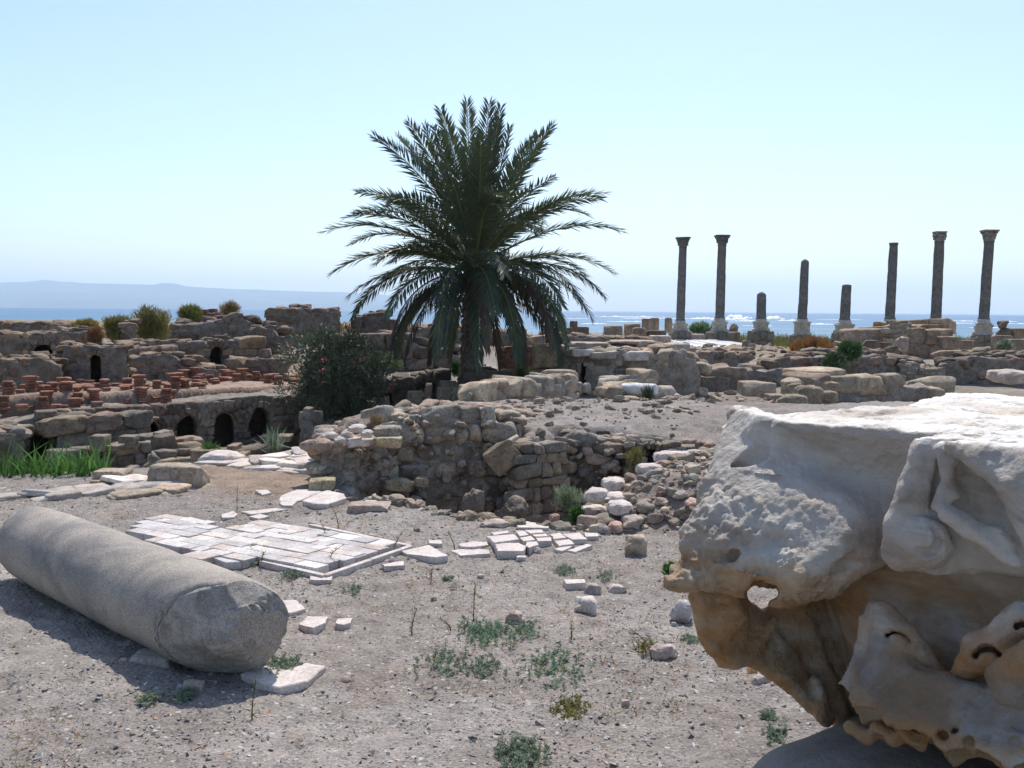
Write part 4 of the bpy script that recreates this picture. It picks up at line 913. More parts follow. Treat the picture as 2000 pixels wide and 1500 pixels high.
SL = [('white slab shard with a pointed corner right beside the broken end of the drum', [(543, 1172), (578, 1171), (597, 1189), (566, 1197), (548, 1192)], .03),
      ('square pinkish tile lying alone in front of the drum end', [(600, 1203), (642, 1204), (636, 1216), (612, 1226), (583, 1219)], .03), ('small bow shaped tile right of the lone square tile', [(660, 1208), (689, 1207), (685, 1216), (672, 1220), (655, 1217)], .025),
      ('flat tile just below the near corner of the marble pavement', [(604, 1120), (652, 1120), (648, 1133), (605, 1132)], .025), ('large white triangular slab right of the marble pavement', [(784, 1076), (838, 1064), (875, 1085), (851, 1088), (795, 1082)], .035),
      ('small rectangular tile above the triangular slab', [(835, 1054), (862, 1055), (864, 1062), (838, 1061)], .025), ('narrow wedge of white tile left of the triangular slab', [(745, 1102), (788, 1095), (791, 1104), (750, 1106)], .025),
      ('thin pink slab right of the wall foot behind the pavement', [(712, 976), (735, 977), (740, 983), (722, 984)], .04), ('broad pale slab on the ground left of the rubble bank', [(640, 957), (672, 964), (676, 972), (640, 984), (612, 983), (590, 977), (628, 960)], .06),
      ('greyish slab left of the broad pale slab', [(548, 968), (578, 956), (622, 955), (628, 960), (588, 976), (572, 980), (545, 978)], .03), ('oval grey slab under the greyish slab', [(545, 981), (560, 975), (580, 979), (572, 987), (552, 987)], .02),
      ('white tile pair lying left of the pavement corner', [(432, 1004), (455, 998), (464, 1003), (458, 1010), (434, 1011)], .03), ('bow tie shaped white slab above the pavement', [(470, 999), (540, 992), (562, 995), (520, 1001), (490, 1004)], .02),
      ('small white slab touching the bow tie shaped slab', [(486, 1009), (508, 1003), (527, 1008), (505, 1013)], .02), ('brown edged slab in the soil behind the pavement', [(498, 957), (520, 956), (530, 962), (512, 966)], .03),
      ('flat rectangular white block among the stones in the middle ground', [(1100, 1131), (1142, 1131), (1144, 1138), (1106, 1140)], .045),
      ('tapered white slab under the near end of the drum', [(600, 1294), (637, 1300), (600, 1330), (543, 1342), (500, 1330), (470, 1315), (520, 1300), (560, 1308)], .025),
      ('long tilted pinkish slab at the lip of the pit', [(1008, 1018), (1030, 1018), (1074, 1026), (1072, 1031), (1010, 1030)], .04), ('thin slab right of the tilted slab on the pit lip', [(1074, 1024), (1086, 1028), (1100, 1034), (1085, 1036)], .02),
      ('flat slab half buried left of the tile cluster', [(895, 1062), (920, 1057), (952, 1058), (955, 1064), (925, 1068), (900, 1067)], .02), ('buried pinkish slab below the half buried flat slab', [(880, 1075), (920, 1070), (955, 1073), (958, 1081), (900, 1085)], .012),
      ('white pointed tile flake far right of the drum', [(1420, 826), (1432, 822), (1436, 830), (1424, 836), (1410, 835)], .02)]
for lb, pl, th in SL: slab_px('marble_slab', lb, pl, th, tint=PK)
CL = [('largest near left tile of the loose tile cluster', [(967, 1061), (1014, 1060), (1028, 1066), (1023, 1076), (972, 1076)], .05), ('long tile behind the largest near left tile of the cluster', [(950, 1047), (1004, 1043), (1015, 1053), (966, 1060)], .05),
      ('angular tile touching the right of the largest cluster tile', [(1028, 1058), (1048, 1057), (1052, 1064), (1034, 1070), (1027, 1066)], .045), ('small back left tile at the top of the cluster', [(958, 1040), (992, 1036), (995, 1040), (965, 1045)], .03),
      ('rear tile in the middle of the cluster', [(1007, 1037), (1022, 1036), (1034, 1044), (1015, 1047)], .03), ('thin rear tile at the top right of the cluster', [(1024, 1035), (1058, 1034), (1062, 1040), (1036, 1042)], .03),
      ('square tile in the centre of the cluster', [(1015, 1050), (1037, 1046), (1046, 1054), (1022, 1057)], .04), ('wide centre tile of the cluster', [(1046, 1050), (1076, 1049), (1078, 1056), (1050, 1057)], .04),
      ('tile standing next to the wide centre tile', [(1074, 1043), (1092, 1040), (1106, 1050), (1082, 1053)], .04), ('tile at the upper right of the cluster', [(1097, 1043), (1132, 1040), (1148, 1053), (1118, 1054)], .04),
      ('front right tile of the cluster, parallelogram shaped', [(1082, 1056), (1112, 1053), (1123, 1062), (1092, 1066)], .04), ('rightmost thick tile with a shaded edge', [(1140, 1040), (1168, 1041), (1170, 1047), (1144, 1048)], .04),
      ('narrow front tile of the cluster', [(1082, 1072), (1108, 1065), (1118, 1067), (1098, 1076)], .03), ('long front right sliver of the cluster', [(1107, 1075), (1146, 1062), (1157, 1064), (1124, 1078)], .03),
      ('tiny rear tile behind the centre tiles', [(1038, 1043), (1066, 1042), (1070, 1047), (1046, 1048)], .03)]
for lb, pl, th in CL: slab_px('loose_tile', lb, pl, th, tint=PK, cat='tile', group='tile cluster by the pit')
# marble pavement
def pavement():
    r = np.random.default_rng(8); A = G(802, 1060, .05); B = G(634, 1117, .05); Fp = G(525, 1014, .05)
    e1 = (Fp - A) / np.linalg.norm(Fp - A); e2 = B - A; e2 = e2 - e1 * (e2 @ e1); W_ = np.linalg.norm(e2); e2 /= W_
    loc = lambda px, py: ((G(px, py, .05) - A) @ e1, (G(px, py, .05) - A) @ e2)
    out = [loc(*q) for q in ((802, 1060), (634, 1117), (511, 1089), (500, 1082), (478, 1096), (425, 1090), (382, 1089), (240, 1037), (262, 1022), (280, 1014), (305, 1005), (360, 1010), (396, 1012), (434, 1026), (462, 1030), (515, 1012), (525, 1013))]
    root = empty('marble_pavement', (A[0], A[1], 0), 'broken pavement of white marble tiles with a raised edge in the foreground', 'pavement'); o = np.array(root.location)
    mb = MB(); rz = math.atan2(e1[1], e1[0]); v = .035
    while v < W_ + .4:
        h = r.choice([.085, .11, .14]); u = r.uniform(-.1, .05) + .035
        while u < 2.8:
            w_ = r.choice([.10, .15, .20, .26]); uc, vc = max(u, .035) + w_ / 2 if u < .035 else u + w_ / 2, v + h / 2
            if poly_sd(np.array([uc]), np.array([vc]), out)[0] < -.012 and r.random() > .012:
                c = A + e1 * uc + e2 * vc; g = r.random()
                t = np.array((1, .985, .97)) * r.uniform(.74, 1.10) * (np.array((1, .90, .84)) if g < .22 else (np.array((.86, .87, .9)) if g < .4 else 1))
                put(mb, 'tile', (c[0], c[1], .022 + r.normal(0, .0025)), (w_ * .985 - .002, h * .99 - .001, .055), (r.normal(0, .012), r.normal(0, .012), rz + r.normal(0, .012)), t, r)
            u += w_
        v += h
    mb.build('tiles', M['tile'], root, origin=o)
    mb = MB()
    def strip(a, b, wd, z, th, t, out_=0):
        a = np.array(a); b = np.array(b); n = max(2, int(np.linalg.norm(b - a) / .3)); dr = (b - a) / n; ang = math.atan2(dr[1], dr[0]); L = np.linalg.norm(dr)
        for i in range(n): c = a + dr * (i + .5); put(mb, 'tile', (c[0], c[1], z), (L * .995, wd, th), (0, 0, ang + r.normal(0, .004)), t, r)
    for (p, q) in (((802, 1060), (634, 1117)), ((634, 1117), (511, 1089)), ((802, 1060), (606, 1019))):
        strip(G(p[0], p[1], .05), G(q[0], q[1], .05), .04, .003, .060, (.92, .88, .85))
        strip(G(p[0], p[1], .0) + 0, G(q[0], q[1], .0), .05, -.022, .05, (.62, .50, .44))
    mb.build('edging', M['tile'], root, origin=o)
pavement()
slab_px('marble_slab', 'grey edged thick slab pushed out of the front of the marble pavement', [(396, 1084), (420, 1076), (470, 1080), (502, 1086), (478, 1096), (440, 1098)], .05, tint=(.92, .93, .95))
slab_px('marble_slab', 'pale green tinted slab slipped from the pavement next to the drum', [(358, 1088), (384, 1086), (415, 1095), (405, 1101), (380, 1098)], .03, tint=(1.0, 1.0, .92))

# kerbs and blocks at the left middle ground
wall('paved_kerb', 'long low kerb of white worn slabs along the reed grass', 'kerb', (-30, 7.9), (385, 8.95), [(-30, 992), (0, 985), (60, 976), (100, 967), (160, 958), (220, 951), (300, 945), (400, 947)], None, .42, 'slab', .09, .36, 'rock', 'pale', (), 111, .05, .02, bright=1.0, coremat='stone_pale')
wall('grey_kerb', 'second darker kerb of rough grey stones in front of the white kerb', 'kerb', (205, 8.05), (408, 8.6), [(205, 980), (245, 972), (250, 970), (285, 968), (300, 962), (350, 962), (408, 960)], None, .35, 'block', .13, .3, 'stone', 'mix', (), 112, .15, .03, bright=1.45)
wall('white_kerb', 'row of white slabs leading to the corner of the rubble bank', 'kerb', (402, 10.15), (618, 9.55), [(402, 900), (470, 905), (540, 909), (618, 914)], None, .45, 'slab', .10, .34, 'rock', 'pale', (), 113, .05, .02, bright=1.15, coremat='stone_pale')
wall('white_kerb', 'shorter second row of white slabs behind the first one', 'kerb', (520, 10.3), (618, 10.1), [(520, 893), (560, 890), (618, 892)], None, .3, 'slab', .10, .4, 'rock', 'pale', (), 114, .05, .02, bright=1.1, coremat='stone_pale')
block('rough_block', 'big rough grey block standing at the end of the white kerb', 'block', (290, 903, 400, 951), 8.85, .28, 'hewn', tint=(1.3, 1.22, 1.12))
block('stone_block', 'upper one of two flat tan blocks stacked beside the reed grass', 'block', (182, 913, 246, 935), 8.95, .24, 'hewn', tint=(1.4, 1.3, 1.15))
block('stone_block', 'lower one of two flat tan blocks stacked beside the reed grass', 'block', (177, 930, 250, 953), 8.85, .26, 'hewn', tint=(1.3, 1.2, 1.0))
block('stone_block', 'round grey stone at the left picture edge above the kerb', 'block', (-20, 948, 8, 972), 8.7, .2, 'rock', 'rock', tint=(.9, .85, .8))
block('stone_block', 'small brown blocklike stone at the edge of the path near the rough block', 'block', (394, 905, 422, 918), 10.0, .25, 'hewn', tint=(1.3, 1.1, .95))

# single stones on the near ground
ST = [((1129, 1162, 1173, 1200), 'smooth white cube shaped stone on the near gravel', 'boulder', 'rock', (1.5, 1.45, 1.38)), ((1142, 1135, 1185, 1165), 'grey rocky lump behind the white cube stone', 'rock', 'rock', (1.0, .95, .9)),
      ((1188, 1137, 1235, 1159), 'flat pinkish rock right of the rocky lump', 'rock', 'rock', (1.25, 1.15, 1.08)), ((992, 1186, 1029, 1217), 'pointed brown rock beside the green weeds', 'rock', 'rock', (1.15, 1.02, .9)),
      ((1228, 1042, 1271, 1084), 'rounded square grey block at the foot of the rubble slope', 'boulder', 'stone', (1.6, 1.48, 1.3)), ((1320, 1168, 1366, 1218), 'white rock partly hidden behind the marble capital', 'rock', 'rock', (1.3, 1.3, 1.3)),
      ((1276, 1249, 1337, 1290), 'large pinkish rock near the capital', 'rock', 'rock', (1.2, 1.08, 1.0)), ((1487, 1311, 1527, 1337), 'small rock under the capital', 'rock', 'rock', (1.2, 1.08, 1.0)),
      ((756, 1086, 770, 1098), 'tiny white stone beside the pavement corner', 'rock', 'rock', (1.5, 1.5, 1.5)), ((1320, 1216, 1336, 1226), 'pebble at the foot of the half hidden white rock', 'rock', 'rock', (1, .95, .9)),
      ((588, 998, 602, 1006), 'small dark stone behind the pavement', 'rock', 'rock', (.6, .55, .5)), ((806, 1028, 822, 1040), 'dark reddish lump behind the pavement on the bare soil', 'rock', 'rock', (.7, .55, .48)),
      ((658, 1322, 686, 1337), 'small brown pebble right of the slab under the drum', 'rock', 'rock', (1, .85, .72)), ((842, 1168, 856, 1176), 'dark pebble in front of the triangular slab', 'rock', 'rock', (.7, .62, .55)),
      ((346, 1326, 386, 1350), 'grey block in the shadow of the drum', 'block', 'stone', (1.5, 1.4, 1.3)), ((246, 1272, 330, 1302), 'long pale stone lying under the drum', 'slab', 'rock', (1.0, .95, .9)),
      ((218, 1284, 240, 1297), 'small pale stone in the shade under the middle of the drum', 'rock', 'rock', (1, .95, .9)), ((1012, 1088, 1032, 1096), 'white flake of stone in front of the tile cluster', 'slab', 'rock', (1.5, 1.45, 1.4)),
      ((1044, 1068, 1062, 1082), 'lumpy pale stone in front of the tile cluster', 'rock', 'rock', (1.2, 1.15, 1.1)), ((935, 1123, 948, 1131), 'small flat grey stone on the gravel left of the centre', 'slab', 'rock', (1.1, 1.05, 1)),
      ((1226, 1372, 1243, 1381), 'pale leaf like stone flake in the near gravel', 'slab', 'rock', (1.2, 1.0, .85)), ((1478, 1308, 1496, 1316), 'orange stone chip beside the small rock under the capital', 'slab', 'rock', (1.5, .95, .4)),
      ((680, 975, 760, 1000), 'brown slab like rock with a pink slab on it at the pit edge', 'bigblock', 'rock', (1.0, .88, .78)), ((940, 1012, 1000, 1030), 'pale rock on the lip of the pit', 'rock', 'rock', (1.2, 1.08, .98)),
      ((1170, 1025, 1200, 1045), 'grey round rock at the right end of the pit lip', 'rock', 'rock', (.8, .78, .74)), ((1075, 1000, 1100, 1026), 'rust brown stone in the pit beside the bush', 'rock', 'rock', (1.0, .7, .55))]
for bx, lb, kd, mt, tn_ in ST:
    g = ground_pt((bx[0] + bx[2]) / 2, bx[3]); block('stone', lb, 'stone', bx, g[1], None, kd, mt, tint=tn_, sink=.03)

# gravel: small chips over the near ground
def chips():
    r = np.random.default_rng(21); mb = MB(); n = 34000
    d = 3.0 * np.exp(r.random(n) * math.log(9.0 / 3.0)); px = r.uniform(-60, 2050, n); x = (px - 1000) / FPX * d
    cl = fbm(x * 1.4, d * 1.4, 0 * x, 4, .6); keep = r.random(n) < np.clip(.55 + .9 * cl, .08, 1)
    x, d = x[keep], d[keep]; z = H(x, d, True); v0, f0 = cube_grid(1); V = []; T = []; F = []
    for i in range(len(x)):
        s = (.004 + .009 * r.random() ** 6) * (.8 + d[i] * .05); R3 = rotm(r.normal(0, .4), r.normal(0, .4), r.uniform(0, 6)); q = (v0 * (1 + .3 * r.normal(size=v0.shape))) * (s * r.uniform(.5, 1.3), s * r.uniform(.35, .8), s * .2)
        V.append(q @ R3.T + (x[i], d[i], z[i] + s * .1)); F.append(f0 + 8 * i); g = r.random()
        T.append(np.tile(np.array((1, .92, .86) if g < .62 else ((1.45, 1.38, 1.3) if g < .74 else ((.6, .52, .46) if g < .93 else (1.0, .62, .42)))) * r.uniform(.7, 1.25), (8, 1)))
    mb.add(np.concatenate(V), np.concatenate(F), np.concatenate(T)); tag(mb.build('gravel', M['chips'], smooth=False, origin=np.zeros(3)), 'fine gravel and chips over the dusty foreground', 'gravel', kind='stuff')
chips()

# ---------------------------------------------------------------- the fallen granite drum
def drum():
    near = np.array([-1.11, 4.155, .222]); far = np.array([-2.93, 5.945, .215]); R0 = .222
    L = np.linalg.norm(near - far); ax = (near - far) / L; side = np.array([-ax[1], ax[0], 0]); side /= np.linalg.norm(side)
    if side[1] > 0: side = -side                        # towards the viewer
    up = np.cross(ax, side); up = up if up[2] > 0 else -up
    n = 160; m = 300; S_ = []; Rr = []
    for k in np.linspace(0, 1, 26)[:-1]: S_.append(0.0); Rr.append(k)
    for k in np.linspace(0, 1, m): S_.append(k * L); Rr.append(1.0)
    for k in np.linspace(1, 0, 46)[1:]: S_.append(L); Rr.append(k)
    S_ = np.array(S_)[:, None]; Rr = np.array(Rr)[:, None]; th = np.linspace(0, 2 * math.pi, n, endpoint=False)[None]
    v = np.cos(th) * Rr * R0; u = np.sin(th) * Rr * R0; s = S_ + 0 * v
    sw = .965 + .045 * s / L + .015 * np.sin(s / L * math.pi)               # slight swelling
    v = v * sw; u = u * sw
    v, u, s = v.ravel(), u.ravel(), s.ravel(); ru = np.repeat(Rr.ravel(), n)
    nz = fbm(v * 7, u * 7, s * 7, 5, .6); nz2 = fbm(v * 3 + 9, u * 3, s * 3, 3)
    bl = 1 - (v * v + u * u) / R0 ** 2
    lim = np.minimum(L - .11 - 1.30 * v + .40 * u + .16 * bl, L - .01 + .10 * v - .2 * np.maximum(-u, 0) + .02 * bl) + .034 * nz + .028 * nz2
    lim = np.minimum(lim, L + .02 - .9 * (u - .10) * (u > .10))
    lo = .05 + .25 * (v + .12) * (v > -.12) + .3 * np.abs(u) * (u < 0) + .03 * nz - .15 * (R0 - np.hypot(u, v)) 
    cut = (s > lim) | (s < lo)
    s2 = np.clip(s, lo, lim)
    # rounding of broken rims
    eg = np.exp(-np.abs(s2 - lim) / .015) * .012 + np.exp(-np.abs(s2 - lo) / .05) * .03
    rr = np.hypot(v, u) + 1e-9; q = 1 - (eg * (rr > R0 * .6)) / rr; v, u = v * q, u * q
    sm = (~cut) * .0035 * fbm(v * 5, u * 5, s * 5, 4, .55); v = v * (1 + sm / R0); u = u * (1 + sm / R0)
    Pn = far + ax * s2[:, None] + side * v[:, None] + up * u[:, None]
    Pn[:, 2] = np.maximum(Pn[:, 2], -.02)
    K = len(S_); i, j = np.meshgrid(np.arange(K - 1), np.arange(n), indexing='ij'); i = i.ravel(); j = j.ravel()
    F = np.stack([i * n + j, i * n + (j + 1) % n, (i + 1) * n + (j + 1) % n, (i + 1) * n + j], 1)
    fc = cut[F].sum(1) >= 2
    root = empty('fallen_column', ((near + far) / 2 * (1, 1, 0)), 'thick grey granite column drum lying broken in the left foreground', 'column'); o = np.array(root.location)
    def sub(mask, name, mat, t=(1, 1, 1)):
        ff = F[mask]; ids = np.unique(ff); mp = np.zeros(len(Pn), int); mp[ids] = np.arange(len(ids)); mb = MB(); mb.add(Pn[ids], mp[ff], t); return mb.build(name, M[mat], root, origin=o)
    sub(~fc, 'shaft', 'granite'); b = sub(fc, 'broken_end', 'granite_broken'); b['label'] = 'dark rough fracture at the end of the drum'
    # hairline crack and scars as shallow dark seams just proud of the face
drum()
# ---------------------------------------------------------------- the big marble capital (carved as a distance field)
def surface_nets(f, o, h):
    s = f < 0; nx, ny, nz = f.shape
    def sl(a, i, j, k): return a[i:nx - 1 + i, j:ny - 1 + j, k:nz - 1 + k]
    cnt = sum(sl(s, i, j, k).astype(np.int8) for i in (0, 1) for j in (0, 1) for k in (0, 1)); act = (cnt > 0) & (cnt < 8)
    ix = np.argwhere(act); idm = np.full(act.shape, -1, np.int32); idm[act] = np.arange(len(ix))
    acc = np.zeros((len(ix), 3)); n = np.zeros(len(ix)); cs = [(i, j, k) for i in (0, 1) for j in (0, 1) for k in (0, 1)]
    val = {c: f[ix[:, 0] + c[0], ix[:, 1] + c[1], ix[:, 2] + c[2]] for c in cs}
    for a in cs:
        for ax in range(3):
            if a[ax] == 0:
                b = list(a); b[ax] = 1; b = tuple(b); va, vb = val[a], val[b]; m = (va < 0) != (vb < 0)
                t = np.where(m, va / np.where(m, va - vb, 1), 0); p = np.tile(np.array(a, float), (len(ix), 1)); p[:, ax] = t
                acc[m] += p[m]; n[m] += 1
    V = (ix + acc / n[:, None]) * h + o; F = []
    for ax in range(3):
        lo = [slice(1, -1)] * 3; lo[ax] = slice(0, -1); hi = list(lo); hi[ax] = slice(1, None)
        a, b = s[tuple(lo)], s[tuple(hi)]; e = np.argwhere(a != b)
        flip = a[e[:, 0], e[:, 1], e[:, 2]]
        e = e + np.array([0 if q == ax else 1 for q in range(3)]); u, w_ = (ax + 1) % 3, (ax + 2) % 3; Q = []
        for du, dw in ((-1, -1), (0, -1), (0, 0), (-1, 0)):
            c = e.copy(); c[:, u] += du; c[:, w_] += dw; Q.append(idm[c[:, 0], c[:, 1], c[:, 2]])
        Q = np.stack(Q, 1); Q[~flip] = Q[~flip][:, ::-1]; F.append(Q[(Q >= 0).all(1)])
    return V, np.concatenate(F)
def build_capital():
    h = .0044; lo = np.array([.22, 1.15, .66]); hi = np.array([1.80, 3.05, 1.42]); f32 = np.float32
    gx, gy, gz = [np.arange(lo[i], hi[i], h, dtype=np.float32) for i in range(3)]
    Xg, Yg, Zg = gx[:, None, None], gy[None, :, None], gz[None, None, :]; G1 = (gx, gy, gz)
    def smin(a, b, k): q = np.clip(.5 + .5 * (b - a) / k, 0, 1); return b * (1 - q) + a * q - k * q * (1 - q)
    def smax(a, b, k): return -smin(-a, -b, k)
    def region(p, q, m):
        a = np.minimum(p, q) - m; b = np.maximum(p, q) + m
        return tuple(slice(int(max(0, np.searchsorted(G1[i], a[i]))), int(np.searchsorted(G1[i], b[i]))) for i in range(3))
    def capd(sl, p, q, r1, r2):
        d = q - p; L2 = float(d @ d) + 1e-12; ax, ay, az = gx[sl[0], None, None] - f32(p[0]), gy[None, sl[1], None] - f32(p[1]), gz[None, None, sl[2]] - f32(p[2])
        t = np.clip((ax * f32(d[0]) + ay * f32(d[1]) + az * f32(d[2])) / f32(L2), 0, 1)
        return np.sqrt((ax - f32(d[0]) * t) ** 2 + (ay - f32(d[1]) * t) ** 2 + (az - f32(d[2]) * t) ** 2) - (f32(r1) + f32(r2 - r1) * t)
    W = lambda px, py, d: P(px, py, d)
    cx, cy = 1.205, 2.085; e1 = (.655, -.755); e2 = (.755, .655)
    a = (Xg - cx) * e1[0] + (Yg - cy) * e1[1]; b = (Xg - cx) * e2[0] + (Yg - cy) * e2[1]
    zt = 1.383
    t = np.clip((1.36 - Zg) / .24, 0, 1)
    dep = .085 * (1 - np.clip((a / .5) ** 2, 0, 1)); dep2 = .085 * (1 - np.clip((b / .5) ** 2, 0, 1))
    fl = t ** 1.5 * .05 * np.clip((-.05 - a) / .4, 0, 1); cav = .035 * np.sin(np.clip(t * 1.25, 0, 1) * math.pi); hs = .53
    F = np.maximum(np.maximum(-b - hs + dep - fl + cav, b - hs + dep), np.maximum(-a - hs + dep2 - fl + cav, a - hs + dep2)).astype(f32)
    F = smax(F, (np.abs(a) + np.abs(b) - .93) * .707, .02)
    F = smax(F, 1.135 - Zg, .008); F = smax(F, Zg - zt, .022)
    rad = np.sqrt((Xg - cx) ** 2 + (Yg - cy) ** 2)
    rb = .475 + .085 * np.clip((Zg - .86) / .26, 0, 1)
    bell = np.maximum(smax(smax(rad - rb, .77 - Zg, .02), -b - .415 + (a > 10), .06), Zg - 1.2); F = smin(F, bell, .006); del bell
    F = F.astype(f32)
    def add(lst, k, dd=0.0):
        for (p, q, r1, r2) in lst:
            p, q = W(*p), W(*q); sl = region(p, q, max(r1, r2) + k + .02); F[sl] = smin(F[sl], capd(sl, p, q, r1, r2), k)
    def cut(lst, k):
        for (p, q, r1, r2) in lst:
            p, q = W(*p), W(*q); sl = region(p, q, max(r1, r2) + k + .02); F[sl] = smax(F[sl], -capd(sl, p, q, r1, r2), k)
    def plane(p, q, r_, k, box):
        """chisel everything in front of the plane p,q,r within the box of points"""
        p, q, r_ = W(*p), W(*q), W(*r_); n = np.cross(q - p, r_ - p); n /= np.linalg.norm(n)
        if n @ (np.array([0, 0, EYE]) - p) < 0: n = -n
        bb = np.array([W(*c) for c in box]); sl = region(bb.min(0), bb.max(0), 0); dd = (gx[sl[0], None, None] - p[0]) * n[0] + (gy[None, sl[1], None] - p[1]) * n[1] + (gz[None, None, sl[2]] - p[2]) * n[2]
        F[sl] = smax(F[sl], dd.astype(f32), k)
    def tri(lst, k, r=.02):
        """thick triangular plates: three photo points with distance each"""
        for T3 in lst:
            th = T3[3] if len(T3) > 3 else r; A_, B_, C_ = [W(*q) for q in T3[:3]]; mn = np.minimum(np.minimum(A_, B_), C_); mx = np.maximum(np.maximum(A_, B_), C_); sl = region(mn, mx, th + k + .02)
            gxs, gys, gzs = gx[sl[0], None, None], gy[None, sl[1], None], gz[None, None, sl[2]]; nn = np.cross(B_ - A_, A_ - C_)
            sg = 0; ds = None
            for (p, q) in ((A_, B_), (B_, C_), (C_, A_)):
                e = q - p; c = np.cross(e, nn); px_, py_, pz_ = gxs - p[0], gys - p[1], gzs - p[2]
                sg = sg + np.sign(px_ * c[0] + py_ * c[1] + pz_ * c[2]); t_ = np.clip((px_ * e[0] + py_ * e[1] + pz_ * e[2]) / (e @ e), 0, 1)
                d2 = (px_ - e[0] * t_) ** 2 + (py_ - e[1] * t_) ** 2 + (pz_ - e[2] * t_) ** 2; ds = d2 if ds is None else np.minimum(ds, d2)
            pl = ((gxs - A_[0]) * nn[0] + (gys - A_[1]) * nn[1] + (gzs - A_[2]) * nn[2]) ** 2 / (nn @ nn)
            F[sl] = smin(F[sl], (np.sqrt(np.where(sg < 2, ds, pl)) - th).astype(f32), k)
    # weathered wing at the left, from the horn down to a projecting shelf
    add([((1462, 838, 2.27), (1462, 870, 2.25), .040, .046), ((1462, 870, 2.25), (1425, 905, 2.20), .044, .026), ((1470, 935, 2.22), (1445, 1000, 2.15), .068, .072), ((1445, 1000, 2.14), (1425, 1060, 2.07), .074, .080),
         ((1510, 960, 2.12), (1535, 1060, 1.99), .09, .105), ((1420, 1070, 2.05), (1500, 1085, 2.0), .07, .075), ((1540, 1060, 1.99), (1630, 1050, 1.95), .09, .08)], .075)
    plane((1505, 905, 2.035), (1375, 1050, 2.005), (1590, 1110, 1.860), .03, ((1300, 900, 2.3), (1650, 1180, 1.7), (1300, 1180, 1.7), (1650, 880, 2.4)))
    tri([((1442, 810, 2.36), (1496, 828, 2.13), (1450, 868, 2.22), .024), ((1496, 828, 2.13), (1450, 868, 2.22), (1480, 882, 2.13), .020), ((1450, 868, 2.22), (1480, 882, 2.13), (1412, 902, 2.18), .014)], .015)
    tri([((1316, 1140, 2.01), (1378, 1100, 2.04), (1458, 1122, 1.97), .021), ((1322, 1120, 2.06), (1378, 1098, 2.06), (1318, 1140, 2.03), .014), ((1378, 1100, 2.04), (1458, 1122, 1.96), (1565, 1124, 1.89), .022), ((1400, 1090, 2.03), (1565, 1124, 1.89), (1640, 1082, 1.88), .022),
         ((1345, 1090, 2.10), (1378, 1098, 2.06), (1322, 1120, 2.06), .012), ((1318, 1142, 2.03), (1458, 1122, 2.0), (1400, 1120, 2.2), .016)], .014)
    cut([((1495, 845, 2.05), (1478, 885, 2.09), .010, .016), ((1478, 885, 2.09), (1440, 922, 2.12), .018, .014), ((1355, 1088, 1.99), (1440, 1088, 1.975), .006, .010), ((1440, 1088, 1.97), (1530, 1112, 1.93), .010, .005), ((1365, 1004, 2.02), (1392, 990, 2.02), .005, .004)], .02)
    cut([((1635, 1108, 1.88), (1672, 1096, 1.86), .018, .014)], .012)
    # hanging fragment and the rear leaf ridge that runs down to the foot
    tri([((1368, 1165, 2.08), (1450, 1150, 2.12), (1420, 1275, 2.07), .030), ((1368, 1165, 2.08), (1420, 1275, 2.07), (1385, 1240, 2.07), .026), ((1425, 1165, 2.06), (1440, 1200, 2.05), (1412, 1230, 2.05), .022), ((1385, 1240, 2.07), (1395, 1262, 2.06), (1460, 1278, 2.07), .022),
         ((1420, 1220, 2.08), (1470, 1190, 2.13), (1470, 1280, 2.08), .024), ((1470, 1190, 2.13), (1470, 1280, 2.08), (1575, 1345, 2.10), .022), ((1470, 1195, 2.14), (1545, 1150, 2.18), (1575, 1340, 2.12), .022), ((1545, 1150, 2.18), (1575, 1340, 2.12), (1640, 1400, 2.10), .024),
         ((1545, 1150, 2.18), (1640, 1150, 2.22), (1680, 1400, 2.12), .022), ((1640, 1150, 2.26), (1700, 1150, 2.26), (1690, 1400, 2.16), .03), ((1480, 1280, 2.08), (1560, 1335, 2.09), (1612, 1402, 2.06), .016), ((1600, 1378, 2.05), (1604, 1402, 2.04), (1612, 1410, 2.05), .012), ((1530, 1140, 2.06), (1600, 1120, 2.04), (1560, 1175, 2.16), .022)], .008)
    add([((1392, 1262, 2.05), (1390, 1270, 2.05), .020, .012), ((1440, 1288, 2.05), (1470, 1284, 2.06), .018, .014), ((1512, 1215, 2.10), (1470, 1275, 2.06), .010, .014), ((1590, 1330, 2.07), (1622, 1400, 2.05), .012, .010)], .010)
    cut([((1480, 1158, 1.9), (1482, 1162, 2.5), .023, .027), ((1506, 1154, 1.9), (1508, 1158, 2.5), .017, .021), ((1488, 1176, 1.9), (1492, 1180, 2.5), .013, .017)], .006)
    cut([((1582, 1205, 2.0), (1620, 1300, 2.0), .010, .020), ((1620, 1300, 2.0), (1652, 1395, 1.98), .020, .022)], .010)
    # broad acanthus leaf standing off the bell, ragged below
    zs = slice(0, int(np.searchsorted(gz, 1.14))); Zl = gz[None, None, zs]
    pd = np.degrees(np.arctan2(Yg - cy, Xg - cx)) % 360
    for k in range(4):
        c0 = 224 + 90 * k; dd = (pd - c0 + 180) % 360 - 180; u = dd / 22.5
        zl = .872 + .014 * np.abs(np.sin(dd * .38)) ** .6 + .012 * u * u; zr = .975 + .085 * np.clip(-u - .35, 0, 1) + .04 * np.clip(u - .3, 0, 1)
        rl = .588 + .055 * np.clip((1.02 - Zl) / .13, 0, 1.15) ** 2 + .006 * np.cos(dd * .76) - .02 * u * u
        leaf = np.abs(rad - rl) - .017
        leaf = smax(leaf, (np.abs(dd) - 23.0) * .0100, .008); leaf = smax(leaf, zl - Zl, .008); leaf = smax(leaf, Zl - zr, .012)
        F[:, :, zs] = smin(F[:, :, zs], leaf.astype(f32), .012)
